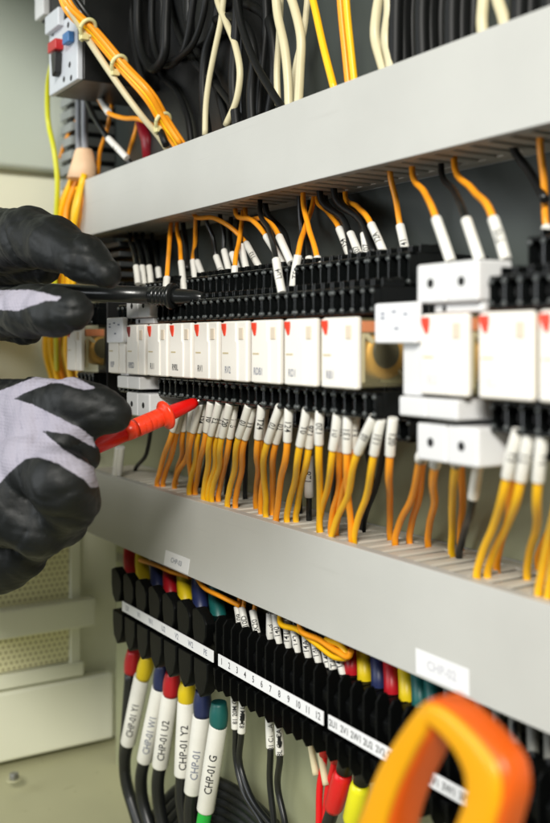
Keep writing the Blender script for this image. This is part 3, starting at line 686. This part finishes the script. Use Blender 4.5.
for i, (a, b, c, d, m, lab) in enumerate((((348, 752), (344, 772), (333, 809), (322, 850), mat('bright_red_boot', rgb(212, 20, 24), .4), 'thick cable with a bright red boot beside the orange clamp'),
                               ((364, 760), (361, 783), (352, 822), (346, 860), mat('bright_yellow_boot', rgb(226, 220, 24), .4), 'thick cable with a bright yellow boot beside the orange clamp'))):
    t = thing('motor_cable', P(*a, 268), lab, 'cable', 'thick booted cables beside the clamp')
    obj('insulation', MB().tube(smooth([P(*a, 268), P(*b, 268), P(*c, 270), P(*d, 272), P(*d, 272)+Vector((0, 0, -30))]), 3.2, 16), M_cable, t)
    obj('upper_boot', MB().tube([P(*a, 268), P(*b, 268)], [3.9, 3.7], 18), M_black, t)
    obj('boot', MB().tube([P(*b, 268), P(*b, 268).lerp(P(*c, 270), .15), P(*b, 268).lerp(P(*c, 270), .9), P(*c, 270)], [3.9, 4.6, 4.6, 3.9], 20), m, t)
# the dark cable loom at the bottom
for i in range(7):
    y0 = 775+i*9
    pts = [P(150+i*4, y0+45, 292), P(180+i*3, y0+12, 290), P(215, y0+6, 288), P(245, y0+22, 290), P(275, y0+50, 292)]
    wire(pts, 3.2, M_cable, None, 'thick black cable in the bottom loom, %s from the top' % ORD[i], 'black cables of the bottom loom')

# ================================================================== top left: breaker, tied bundle, cables
a = P(49, 60, 225); b = P(77, 60, 225)
bk = thing('motor_breaker', (a.x, YW, 190), 'white fronted black breaker with a red and a blue button at top left', 'breaker')
zt = 216; zb = 164.5
obj('body', MB().box(a.x, b.x, 229.2, YW-1.5, zb, zt+8), M_black, bk, 1)
obj('front', MB().box(a.x, b.x, 225, 229, zb, zt-8), mat('breaker_front', rgb(196, 200, 206), .4), bk, .8)
obj('step', MB().box(a.x+3, a.x+(b.x-a.x)*.55, 221, 225.5, zt-12, zt), mat('breaker_front', (0, 0, 0, 1)), bk, .8)
wd = b.x-a.x
obj('red_button', MB().box(a.x+wd*.27, a.x+wd*.55, 219, 225, zb+24, zb+31), mat('breaker_red', rgb(175, 28, 30), .4), bk, .8)
obj('blue_button', MB().box(a.x+wd*.72, a.x+wd*.92, 220.5, 225, zb+24, zb+31), mat('breaker_blue', rgb(60, 110, 165), .4), bk, .8)
obj('lever', MB().prism([(a.x+wd*.33, zb+23), (a.x+wd*.50, zb+23), (a.x+wd*.47, zb+10), (a.x+wd*.38, zb+8)], 'y', 220, 224.9), M_black, bk, .5)
for i, (fx, fz) in enumerate(((.75, 12), (.55, 5), (.15, 40), (.7, 38), (.8, 3))):
    obj('screw_hole', MB().lathe((a.x+wd*fx, 224.93, zb+fz), (a.x+wd*fx, 230, zb+fz), [(0, 1.8), (.05, 2.0), (3, 2.0)], 14), M_hole, bk)
bk2 = thing('upper_breaker', (a.x, YW, 236), 'grey edge of another breaker at the top left corner above the white fronted one', 'breaker')
a2 = P(40, 4, 235)
obj('body', MB().box(a2.x, a2.x+48, 236, YW-1.5, 228, 262), M_black, bk2, 1)
obj('front', MB().box(a2.x, a2.x+18, 231, 236.2, 229, 262), M_wgrey, bk2, 1)
da, db = P(120, 60, 276).x, P(232, 60, 276).x
dk = thing('shade_box', ((da+db)/2, YW, 165), 'black box added as shade behind the tangled cables above the upper duct', 'shade_box')  # black box added so the gaps between the cables read as shade
obj('body', MB().box(da, db, 282, YW-1.5, 120, 232), M_black, dk, 1.5)
m = MB()
for k in range(4): m.box(da+6+k*(db-da-12)/4, da+6+(k+.75)*(db-da-12)/4, 274, 281.5, 176, 224)
obj('shade_box_ribs', m, M_black, dk, 1.5)
# tied bundle
B0 = [(58, -14), (66, 6), (92, 32), (121, 66), (150, 99), (163, 122), (180, 148)]
import itertools
for i, (du, dv, m, lab) in enumerate(((-2.8, 1.0, M_orange, 'left'), (0, 0, M_amber, 'front'), (2.9, -1.2, M_orange, 'right'), (1.5, 3.5, M_orange, 'rear'))):
    pts = []
    for k, (x, y) in enumerate(B0):
        p = P(x, y, (203, 207, 222, 238, 252, 262, 272)[k]); sp = 1.0 if k < 4 else 1.25
        pts.append(p+Vector((du*.75*sp, dv*.8, du*.55*sp)))
    wire(pts, 1.75, m, None, 'orange wire in the zip-tied bundle crossing in front of the breaker, %s one' % lab, 'wires of the zip-tied bundle')
wp = [P(72, 2, 210), P(93, 36, 224), P(110, 62, 234), P(128, 88, 244), P(146, 112, 254), P(164, 134, 266), P(172, 146, 272)]
wire([p+Vector((0, -3, -2.5)) for p in wp], 2.0, M_beige, None, 'pale wire running along the underside of the zip-tied bundle', 'wires of the zip-tied bundle')
wire([P(70, -10, 211), P(84, 10, 218), P(100, 32, 228), P(130, 72, 246), P(158, 114, 268)], 2.0, M_cable, None, 'black wire running along the top of the zip-tied bundle', 'wires of the zip-tied bundle')
for i, (x, y, Y) in enumerate(((88, 28, 219), (119, 64, 237), (163, 121, 262))):
    c = P(x, y, Y); d = (P(x+20, y+22, Y+3)-c).normalized()
    t = thing('zip_tie', c, 'pale nylon zip tie, %s one on the orange wire bundle' % ['topmost', 'middle', 'lowest'][i], 'zip tie', 'zip ties on the orange bundle')
    n = Vector((0, -1, 0)); n = (n-d*n.dot(d)).normalized(); q = d.cross(n)
    ring = [c+(n*math.cos(a_)*4.6+q*math.sin(a_)*5.4) for a_ in [2*math.pi*k/20 for k in range(21)]]
    obj('band', MB().tube(ring, 1.25, 8, False), M_tie, t)
    h = c+q*5.6*(1 if q.z < 0 else -1)+n*1.2
    m = MB().cyl(h-n*2.4, h+n*2.6, 2.7, 4)
    obj('lock_head', m, M_tie, t, .4)
    obj('cut_tail', MB().tube([h, h+q*3*(1 if q.z < 0 else -1)+n*1], 1.0, 6), M_tie, t)
# black wires, sleeves and hanging leads below the breaker
s0, s1 = P(97, 96, 258), P(109, 113, 256)
wire([P(90, 84, 262), s0, s1, P(124, 118, 258), P(142, 120, 262), P(156, 128, 268), P(166, 142, 274), P(168, 150, 276)], 1.6, M_orange, (P(93, 88, 260), s1, 2.4, ''), 'orange wire with a white sleeve running right from under the breaker', None)
wire([P(86, 98, 262), P(96, 120, 262), P(108, 138, 266), P(124, 156, 272), P(132, 166, 276)], 2.0, M_cable, (P(108, 138, 265), P(127, 158, 272), 2.3, 'U5'), 'black wire with a white sleeve slanting into the end of the upper duct', None)
wire([P(112, 104, 272), P(107, 130, 270), P(100, 152, 272), P(98, 176, 276)], 1.5, M_orange, None, 'thin orange wire dropping just left of the slanting black wire', None)
wire([P(78, 118, 274), P(66, 140, 270), P(60, 158, 268)], 1.5, M_orange, None, 'short orange wire joining the yellow lead at left', None)
wire([P(53, 60, 235), P(48, 85, 240), P(48, 120, 244), P(54, 150, 246), P(57, 175, 248), P(56, 222, 250), P(55, 300, 252), P(58, 400, 256)], 1.9, M_lime, None, 'yellow lead looping down at the far left of the cabinet', None)
wire([P(140, 108, 286), P(136, 130, 282), P(130, 150, 282), P(128, 162, 284)], 1.6, M_orange, None, 'orange wire in the shade beside the dark red cable end', None)
tag(obj('cable_end', MB().tube([P(142, 122, 282), P(148, 140, 282), P(150, 160, 284)], [4.5, 4.8, 4.8], 16), mat('crimson_pvc', rgb(150, 14, 34), .4)), 'dark red cable end behind the left end of the upper duct', 'cable end')
# vertical slotted duct and wrapped loom at far left
vd = thing('vertical_duct', (-706, YW, 150), 'grey upright slotted duct behind the left end of the upper duct', 'wiring duct')
x0, x1 = -746, -728
vf = MB(); z = 76
while z < 215:
    vf.box(x0, x1+6, 268, 270, z, z+6.5); vf.box(x1+6.2, x1+7.6, 269, YW-1.5, z, z+6.5); z += 10.5
obj('slotted_front', vf, mat('grey_duct', rgb(150, 154, 152), .5), vd, .3)
obj('back_channel', MB().box(x0, x1+6, 273, YW-.5, 76, 215), M_black, vd)
obj('side_rail', MB().box(x1+4.2, x1+5.9, 296, YW-1.5, 76, 215), mat('grey_duct', (0, 0, 0, 1)), vd)
for i, px in enumerate((78.5, 84.5)):
    wire([P(px, 90, 264), P(px, 130, 264), P(px+.5, 153, 263), P(px+.5, 160, 263)], 2.4, mat('grey_cable', rgb(150, 152, 158), .4), None, ['left', 'right'][i]+' grey cable entering the tan wrapped sheath', 'grey cables entering the tan wrap')
tw = thing('tan_wrap', P(82, 165, 274), 'tan tapered wrap around the orange wire loom at the left end of the upper duct', 'cable wrap')
obj('wrap', MB().tube([P(84, 149, 263), P(84, 152, 263), P(83.5, 166, 262), P(82, 180, 261)], [5.6, 6.6, 9, 11], 24), M_tan, tw)
wob = [(-9, -14, -16, -18), (-6, -9, -11, -14), (-3, -5, -7, -10), (0, -1, -3, -6), (3, 3, 1, -2), (6, 6, 4, 1), (8.5, 10, 7, 4), (-7.5, -12, -14, -9), (4.5, 1, 6, 8), (-1, -8, -2, -12), (-8, -16, -20, -24), (2, 5, 7, 10)]
for i, o4 in enumerate(wob):
    yy = 253+(i % 4)*3.5
    pts = [P(81+o4[0]*.8, 174, yy+6), P(74+o4[1]*.9, 208, yy), P(69+o4[2]*.8, 255, yy), P(67+o4[2]*.95, 310, yy), P(68+o4[3]*.95, 350, yy), P(74+o4[3]*.8, 385, yy+2), P(80+o4[3]*.5, 420, yy+6)]
    wire(pts, 2.2, (M_amber, M_orange, M_amber, M_yellow)[i % 4], None, ['amber', 'orange', 'deep amber', 'yellow'][i % 4]+' wire in the loom hanging at far left, '+ORD[i]+' strand', 'wires of the hanging loom')
wire([P(72, 176, 262), P(75, 186, 261), P(82, 192, 262), P(80, 200, 264)], 1.6, M_amber, None, 'orange wire looped across the hanging loom under the tan wrap', None)

# black cables and coloured leads above the upper duct
CNT = {}
def nth(lab, tail):
    CNT[lab] = CNT.get(lab, 0)+1
    return '%s, %s %s' % (lab, ORD[CNT[lab]-1], tail)
def above(pts, r, m, lab, grp, Y=275):
    if grp == KB: lab = nth(lab, 'of thirteen')
    if grp == 'upright black cables above the upper duct': lab = nth(lab, 'from left')
    q = [P(p[0], p[1], (p[2] if len(p) > 2 else Y)) for p in pts]
    wire(q, r, m, None, lab, grp)
KB = 'black cables looped above the upper duct'
for q_, (pts, r) in enumerate((([(143, -40), (138, 0), (139, 40), (146, 62), (156, 68), (163, 58), (166, 20), (168, -40)], 2.9), ([(156, -40), (152, 0), (153, 40), (160, 62), (172, 64), (184, 50), (192, 10), (196, -40)], 2.3),
               ([(166, -40), (170, 5), (180, 38), (198, 66), (222, 92), (240, 118), (250, 135)], 2.0), ([(174, -40), (160, 20), (156, 52), (160, 72), (176, 90), (188, 120), (192, 150)], 2.0),
               ([(206, -40), (204, 10), (194, 42), (178, 58), (160, 64), (148, 60)], 2.0), ([(214, -40), (216, 20), (206, 50), (203, 90), (208, 135)], 2.6),
               ([(205, 6), (228, 3), (252, 6), (268, 20), (274, 50), (274, 80), (268, 120)], 2.8), ([(232, -40), (240, 20), (254, 60), (272, 92), (292, 122)], 2.0),
               ([(216, 20), (234, 17), (248, 30), (254, 58), (251, 90), (252, 125)], 2.6), ([(262, -40), (266, 20), (262, 70), (258, 120)], 2.2), ([(130, -40), (132, 30), (146, 90), (166, 145)], 2.2),
               ([(240, -40), (236, 30), (233, 80), (237, 130)], 2.8), ([(188, -40), (186, 10), (196, 50), (216, 84), (228, 130)], 2.6))):
    above([(p[0], p[1], 258+(q_*7) % 22) for p in pts], r, M_shade_cable, 'black cable in the tangle above the upper duct', KB)
for k, px in enumerate((396, 405, 415, 424, 433, 443, 453, 463, 472, 520, 530, 540, 550)):
    above([(px+2, -40), (px+random.uniform(-3, 3), 0), (px-1, 80)], 3.3, M_shade_cable, 'upright black cable above the right part of the duct', 'upright black cables above the upper duct', 268+(k % 3)*7)
WG = 'pale wires above the upper duct'
above([(212, -40), (218, 2), (227, 24), (236, 48), (240, 74), (237, 98), (226, 125)], 1.9, M_beige, 'pale wire bowing right, in front of the dark cables', WG, 268)
above([(226, -40), (221, 20), (214, 54), (209, 80), (206, 104), (205, 135)], 1.7, M_beige, 'short pale wire among the black cables, left of the bowed one', WG, 268)
above([(275, -20), (277, 10), (285, 50), (288, 80), (289, 115)], 2.3, M_beige, 'pale wire, left front one of the four beside the single orange wire', WG, 266)
above([(281, -20), (279, 40), (277, 70), (278, 105)], 1.8, M_beige, 'pale wire, rear left one of the four beside the single orange wire', WG, 278)
above([(286, -16), (295, 10), (301, 40), (300, 70), (298, 110)], 2.3, M_beige, 'pale wire, front right one of the four beside the single orange wire', WG, 266)
above([(309, -20), (304, 30), (296, 65), (290, 110)], 1.7, M_beige, 'pale wire slanting behind the others beside the single orange wire', WG, 282)
above([(308, -20), (313, 0), (323, 45), (335, 92)], 1.8, M_amber, 'single orange wire left of the orange pair above the duct', None, 270)
above([(339, -20), (341, 10), (345, 50), (349, 90)], 1.7, M_orange, 'left wire of the orange pair above the duct', None, 274)
above([(345, -20), (347, 10), (351, 50), (355, 88)], 1.7, M_amber, 'right wire of the orange pair above the duct', None, 270)
above([(386, -30), (377, 10), (375, 35), (381, 60), (388, 82)], 2.3, M_beige, 'pale wire, left of the crossing pair right of the orange pair', WG, 268)
above([(386, -30), (389, 10), (386, 40), (390, 60), (393, 80)], 2.3, M_beige, 'pale wire, right of the crossing pair right of the orange pair', WG, 266)
above([(486, -30), (483, 5), (482, 20), (484, 44)], 2.3, M_beige, 'pale wire near the top right corner, left one', WG, 266)
above([(494, -30), (498, 0), (503, 16), (508, 40)], 2.3, M_beige, 'pale wire near the top right corner, right one', WG, 266)

# dark louvred block in the shade behind the upper hand
lb = thing('louvred_block', (-640, YW, 50), 'black finned block in the shade left of the sockets under the duct', 'block')
lx0, lx1 = P(84, 260, 280).x, P(130, 260, 280).x
m = MB()
for k in range(5): m.box(lx0, lx1, 272, 290, 38+k*7, 41.5+k*7)
obj('fins', m, mat('charcoal_plastic', rgb(46, 48, 48), .5), lb, .5)
obj('core', MB().box(lx0+1, lx1-1, 284, YW-.5, 36, 72), M_black, lb)

# ================================================================== clamp jaw
JY = 172
def jaw_px(pts, Y=JY): return [(P(x-9, y+3, Y).x, P(x-9, y+3, Y).z) for x, y in pts]
def spline2(pts, k=6): return [(p.x, p.z) for p in smooth([(a_, 0, b_) for a_, b_ in pts], k)]
cl = thing('clamp_meter', P(430, 900, JY+10), 'orange clamp meter with pointed open jaws in front of the terminals at lower right', 'clamp meter')
outer = spline2(jaw_px([(431, 698), (419, 710), (404, 730), (383, 765), (368, 803), (357, 840), (355, 880), (365, 920), (390, 950)]))
inner = spline2(jaw_px([(398, 915), (393, 880), (392, 845), (397, 820), (406, 792), (424, 753), (435, 730), (437, 716)]))
def ring_obj(nm, outer, inner, m, y0, y1, bev, seg=5, par=None, inset=0.0):
    # sweep between two rails so the faces stay clean quads
    n = 34
    def res(pl):
        L = [0]
        for a_, b_ in zip(pl, pl[1:]): L.append(L[-1]+math.hypot(b_[0]-a_[0], b_[1]-a_[1]))
        out = []
        for i in range(n):
            t_ = L[-1]*i/(n-1)
            for j in range(len(L)-1):
                if L[j+1] >= t_-1e-9:
                    f = (t_-L[j])/max(1e-9, L[j+1]-L[j]); out.append((pl[j][0]+(pl[j+1][0]-pl[j][0])*f, pl[j][1]+(pl[j+1][1]-pl[j][1])*f)); break
        return out
    A, B = res(outer), res(inner[::-1]); mb = MB(); vs = []
    # cross-section: super-ellipse between rails
    K = 28
    if inset: A, B = [((a_[0]+(b_[0]-a_[0])*inset), (a_[1]+(b_[1]-a_[1])*inset)) for a_, b_ in zip(A, B)], [((b_[0]+(a_[0]-b_[0])*inset), (b_[1]+(a_[1]-b_[1])*inset)) for a_, b_ in zip(A, B)]
    for (ax, az), (bx, bz) in zip(A, B):
        for k in range(K):
            th = 2*math.pi*k/K; cs, sn = math.cos(th), math.sin(th); e = .42
            u = math.copysign(abs(cs)**e, cs)*.5+.5; v = math.copysign(abs(sn)**e, sn)*.5+.5
            vs.append((ax+(bx-ax)*u, y0+(y1-y0)*v, az+(bz-az)*u))
    fs = [(i*K+k, i*K+(k+1) % K, (i+1)*K+(k+1) % K, (i+1)*K+k) for i in range(n-1) for k in range(K)]
    mb.add(vs, fs, True); mb.f += [tuple(range(K)), tuple(range((n-1)*K, n*K))[::-1]]; mb.sm += [False, False]
    return obj(nm, mb, m, par or cl)
def shell(par, outer, inner, sd):          # paler front face, inset from the edges
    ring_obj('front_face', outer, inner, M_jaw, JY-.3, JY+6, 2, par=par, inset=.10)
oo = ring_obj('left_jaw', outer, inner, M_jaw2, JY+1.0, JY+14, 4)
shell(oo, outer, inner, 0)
outer = spline2(jaw_px([(426, 702), (438, 698), (452, 704), (474, 722), (494, 743), (509, 764), (513, 788), (507, 820), (498, 850), (485, 890), (465, 930), (445, 950)]))
inner = spline2(jaw_px([(430, 918), (438, 890), (448, 855), (458, 823), (467, 798), (469, 775), (460, 752), (448, 736), (439, 727), (433, 718)]))
oo = ring_obj('right_jaw', outer, inner, M_jaw2, JY+.8, JY+11, 4)
shell(oo, outer, inner, 1)
bp_ = jaw_px([(345, 905), (520, 905), (540, 1010), (330, 1010)])
obj('body', MB().prism(bp_, 'y', JY-6, JY+20), mat('dark_grey_case', rgb(48, 50, 52), .45), cl, 4, 4)

# ================================================================== test probes
def rings(xs, r0, r1, w_):
    o_ = []
    for x in xs: o_ += [(x-w_-.35, r0), (x-w_, r0+.1), (x-w_*.8, r1), (x+w_*.8, r1), (x+w_, r0+.1), (x+w_+.35, r0)]
    return o_
def probe(label, a, b, prof, m, collar_prof, mc, tip_prof, mt):
    a, b = Vector(a), Vector(b); t = thing('test_probe', a, label, 'test probe', 'test probes held by the gloved hands')
    obj('grip', MB().lathe(a, b, prof), m, t)
    obj('collar', MB().lathe(a, b, collar_prof, 32), mc, t)
    obj('nose', MB().lathe(a, b, tip_prof), mt, t)
    L_ = tip_prof[-1][0]
    obj('metal_tip', MB().lathe(a, b, [(L_-1, .9), (L_+7, .8), (L_+10, .2)], 12), M_metal, t)
    return t
# red probe
a = P(62, 460, 163); b = P(196, 402, 236); L_ = (b-a).length
f = lambda s_: s_*L_
pr = probe('red test probe with an orange-red flanged collar, held by the lower gloved hand', a, b,
      [(0, 4.2), (f(.25), 4.3), (f(.44), 4.3)], M_probe_r,
      [(f(.44), 4.35), (f(.50), 4.7), (f(.53), 4.6)]+rings([f(.56), f(.60), f(.64), f(.68)], 4.45, 4.75, 2.2)+[(f(.71), 4.7), (f(.735), 5.3), (f(.745), 7.0), (f(.752), 7.5), (f(.765), 7.5), (f(.772), 7.0), (f(.776), 4.6)], M_probe_o,
      [(f(.775), 4.2), (f(.80), 3.9), (f(.88), 3.5), (f(.97), 2.9), (f(1.0), 2.2)], M_probe_r)
# black probe
a = P(-40, 288, 157); b = P(207, 297.5, 243); L_ = (b-a).length
M_pb = mat('black_probe', rgb(26, 28, 28), .28, bump=.1, bscale=500)
probe('black test probe with a ringed collar, pinched by the upper gloved hand', a, b,
      [(0, 4.4), (f(.3), 4.6), (f(.6), 4.7), (f(.80), 4.7)], M_pb,
      [(f(.80), 4.7)]+rings([f(.815), f(.83), f(.845), f(.858)], 4.6, 5.1, 1.1)+[(f(.866), 4.9), (f(.869), 6.6), (f(.873), 7.1), (f(.880), 7.1), (f(.884), 6.6), (f(.886), 4.7)], M_pb,
      [(f(.885), 4.5), (f(.90), 4.2), (f(.93), 4.0), (f(.965), 3.5), (f(.985), 2.6), (f(.99), 1.8)], M_pb)

# ================================================================== gloved hands
def sdf_cone(Pt, a, b, ra, rb):
    ba = b-a; l2 = float(ba @ ba); pa = Pt-a
    h = np.clip((pa @ ba)/l2, 0, 1) if l2 > 1e-6 else np.zeros(len(Pt))
    return np.linalg.norm(pa-h[:, None]*ba, axis=1)-(ra+(rb-ra)*h)
def surface_nets(F, o, st):
    nx, ny, nz = F.shape; s = F < 0
    # cells with sign change
    c = np.zeros((nx-1, ny-1, nz-1), int)
    cor = [(i, j, k) for i in (0, 1) for j in (0, 1) for k in (0, 1)]
    for i, j, k in cor: c += s[i:nx-1+i, j:ny-1+j, k:nz-1+k]
    act = (c > 0) & (c < 8); idx = -np.ones(act.shape, int); ids = np.argwhere(act); idx[act] = np.arange(len(ids))
    acc = np.zeros((len(ids), 3)); cnt = np.zeros(len(ids))
    for a in cor:
        for ax in range(3):
            if a[ax] == 1: continue
            b = list(a); b[ax] = 1
            fa = F[ids[:, 0]+a[0], ids[:, 1]+a[1], ids[:, 2]+a[2]]; fb = F[ids[:, 0]+b[0], ids[:, 1]+b[1], ids[:, 2]+b[2]]
            m = (fa < 0) != (fb < 0); t = np.where(m, fa/np.where(m, fa-fb, 1), 0)
            p = np.array(a, float)[None, :].repeat(len(ids), 0); p[:, ax] += t
            acc[m] += p[m]; cnt[m] += 1
    V = (ids+acc/cnt[:, None])*st+o
    faces = []
    for ax in range(3):
        u, v = [(1, 2), (2, 0), (0, 1)][ax]
        sl0 = [slice(1, -1)]*3; sl0[ax] = slice(0, F.shape[ax]-1); sl1 = list(sl0); sl1[ax] = slice(1, F.shape[ax])
        A, B = s[tuple(sl0)], s[tuple(sl1)]; e = np.argwhere(A != B)
        off = np.array([1, 1, 1]); off[ax] = 0; e2 = e+off
        ins = A[e[:, 0], e[:, 1], e[:, 2]]
        q = []
        for du, dv in ((1, 1), (0, 1), (0, 0), (1, 0)):
            g_ = e2.copy(); g_[:, u] -= du; g_[:, v] -= dv; q.append(idx[g_[:, 0], g_[:, 1], g_[:, 2]])
        q = np.stack(q, 1); q[~ins] = q[~ins][:, ::-1]; faces.append(q)
    return V, np.concatenate(faces)
def poly_sd(px, py, poly):
    n = len(poly); ins = np.zeros(len(px), bool); d = np.full(len(px), 1e9)
    for i in range(n):
        x0, y0 = poly[i]; x1, y1 = poly[(i+1) % n]
        c = ((y0 > py) != (y1 > py)) & (px < (x1-x0)*(py-y0)/(y1-y0+1e-12)+x0); ins ^= c
        ex, ey = x1-x0, y1-y0; t = np.clip(((px-x0)*ex+(py-y0)*ey)/(ex*ex+ey*ey+1e-9), 0, 1)
        d = np.minimum(d, np.hypot(px-x0-t*ex, py-y0-t*ey))
    return np.where(ins, d, -d)
def chain(nodes):   # (px, py, Y, radius in mm)
    return [(np.array(P(x, y, Y)), r) for x, y, Y, r in nodes]
folds = [(.13, .05, .16, .4, .9, .26), (.22, -.1, -.12, 1.7, .6, .3), (-.08, .2, .3, 3.1, .55, .3), (.4, .15, .1, 5.0, .3, .35), (.1, -.3, .45, 2.2, .25, .35)]
def glove(chains, creases, polys, label, st=1.15, k=3.0):
    segs = [[(c[i][0], c[i+1][0], c[i][1], c[i+1][1]) for i in range(len(c)-1)] for c in map(chain, chains)]
    allp = [(p, r) for c in map(chain, chains) for p, r in c]
    lo = np.min([p-r for p, r in allp], 0)-4; hi = np.max([p+r for p, r in allp], 0)+4
    n = np.ceil((hi-lo)/st).astype(int)+1
    g3 = np.stack(np.meshgrid(*[lo[i]+st*np.arange(n[i]) for i in range(3)], indexing='ij'), -1).reshape(-1, 3)
    D = None
    for sg in segs:
        d = None
        for a, b, ra, rb in sg:
            q = sdf_cone(g3, a, b, ra, rb)
            if d is None: d = q
            else:
                h = np.clip(.5+.5*(q-d)/5.0, 0, 1); d = q*(1-h)+d*h-5.0*h*(1-h)
        if D is None: D = d
        else:
            h = np.clip(.5+.5*(d-D)/k, 0, 1); D = d*(1-h)+D*h-k*h*(1-h)
    # soft folds of the cloth
    X, Y, Z = g3.T
    D = D+.35*np.sin(X*.33+Z*.21+2*np.sin(Z*.09))*np.sin(Y*.27+Z*.17)+.18*np.sin(X*.9+Z*.7)*np.sin(Z*.8-Y*.6)
    for (kx, ky, kz, ph, am, wf) in folds:
        w0 = np.sin(X*.11+Z*.07+ph)*1.3+np.sin(Y*.15-Z*.09+ph*2)*1.1
        g_ = np.abs(np.sin(X*kx+Y*ky+Z*kz+ph+w0))
        msk = np.clip(.5+1.4*np.sin(X*.083+Z*.061+Y*.05+ph*3), 0, 1)
        D = D+am*np.exp(-(g_/wf)**2)*msk
    for (c0, c1, wd_, dp) in creases:
        a, b = np.array(P(*c0)), np.array(P(*c1)); q = sdf_cone(g3, a, b, 0, 0)
        D = D+dp*np.exp(-(q/wd_)**2)
    V, Fc = surface_nets(D.reshape(n), lo, st)
    mb = MB(); mb.v = [tuple(v) for v in V]; mb.f = [tuple(int(i) for i in f_) for f_ in Fc]; mb.sm = [True]*len(mb.f)
    t = obj('gloved_hand', mb, M_glove); tag(t, label, 'gloved hand', 'gloved hands holding the test probes')
    z = V[:, 0]*-CT+V[:, 1]*ST; r = V[:, 0]*ST+V[:, 1]*CT
    px = 275+1000*r/z; py = 342-1000*V[:, 2]/z
    mk = np.full(len(V), -9e9)
    for pl in polys: mk = np.maximum(mk, poly_sd(px, py, pl))
    val = np.clip(.5+mk*.12, 0, 1)
    at = t.data.attributes.new('knit', 'FLOAT', 'POINT'); at.data.foreach_set('value', val.astype(np.float32))
    sm_ = t.modifiers.new('smooth', 'SMOOTH'); sm_.factor = .5; sm_.iterations = 3
    return t
# lower hand gripping the red probe
glove([
    [(-70, 415, 150, 17), (-10, 408, 148, 15), (35, 403, 152, 11.5), (72, 404, 160, 11.0), (95, 409, 168, 10.6), (113, 414, 174, 8.6)],      # thumb
    [(-90, 440, 150, 24), (-20, 425, 146, 16), (38, 425, 150, 11.0), (66, 440, 156, 9.0), (83, 455, 163, 6.8), (78, 463, 172, 6)],              # index
    [(-90, 470, 150, 24), (-20, 455, 146, 18), (35, 462, 146, 14.0), (62, 484, 148, 13.6), (70, 500, 154, 12.4), (62, 520, 162, 11.4), (58, 526, 172, 9)],  # middle
    [(-90, 500, 152, 26), (-20, 500, 142, 22), (18, 505, 142, 19.0), (40, 528, 148, 12.5), (38, 540, 158, 10.5)],                              # ring
    [(-90, 540, 156, 26), (-30, 548, 146, 25), (0, 552, 148, 20.0), (20, 552, 154, 14.5)],                              # little
    [(-130, 475, 140, 34), (-90, 480, 150, 34), (-30, 470, 158, 26)],                     # palm
], [((44, 478, 134), (50, 540, 140), 4.0, 2.6), ((20, 398, 138), (88, 436, 148), 2.2, 1.2), ((48, 436, 140), (90, 462, 150), 2.0, 1.0)],
   [[(-400, 380), (0, 390.5), (33, 377.7), (48, 370), (69, 374), (81, 380), (96, 388), (86, 390), (74, 387.4), (61, 383), (51, 383.3), (30.5, 390.5), (14, 398.6), (33, 404.5), (58.5, 417), (81, 428.6), (93, 437.5), (96, 448), (89, 445), (69, 434), (42, 430.6), (66, 451.5), (86.5, 463), (99, 470), (99, 487), (91, 488), (84, 479.5), (58.5, 464), (38, 457), (25.4, 459), (10, 472), (0, 483), (-400, 620)]],
   'lower gloved hand in a lilac knit glove with black coated fingers around the red probe', k=5.0)
# upper hand pinching the black probe
glove([
    [(-90, 262, 170, 30), (-10, 243, 164, 20), (30, 238, 162, 15.0), (54, 244, 164, 12.6), (84, 259, 170, 10.4), (107, 273, 176, 7.4)],      # index
    [(-90, 268, 170, 26), (-20, 262, 172, 18), (30, 262, 176, 11), (46, 270, 180, 8)],          # middle, behind
    [(-120, 320, 150, 26), (-30, 316, 146, 14.5), (30, 311, 146, 11.5), (55, 311, 148, 10.6), (73, 311, 152, 8.8)],      # thumb
    [(-90, 325, 160, 20), (-10, 322, 158, 9.5), (22, 330, 158, 6.6), (30, 334, 158, 5.6)],      # curled finger below
    [(-150, 288, 150, 36), (-120, 285, 158, 36), (-60, 270, 172, 24)],
], [((36, 232, 148), (40, 262, 150), 3.0, 1.6), ((58, 240, 152), (102, 275, 160), 1.6, .9)],
   [[(-400, 280), (-20, 289), (0, 290), (30, 289.5), (45, 293), (61, 297), (58, 301), (46, 300.5), (34, 305), (18, 311), (0, 310), (-30, 308), (-400, 330)]],
   'upper gloved hand with black coated index finger and thumb pinching the black probe')
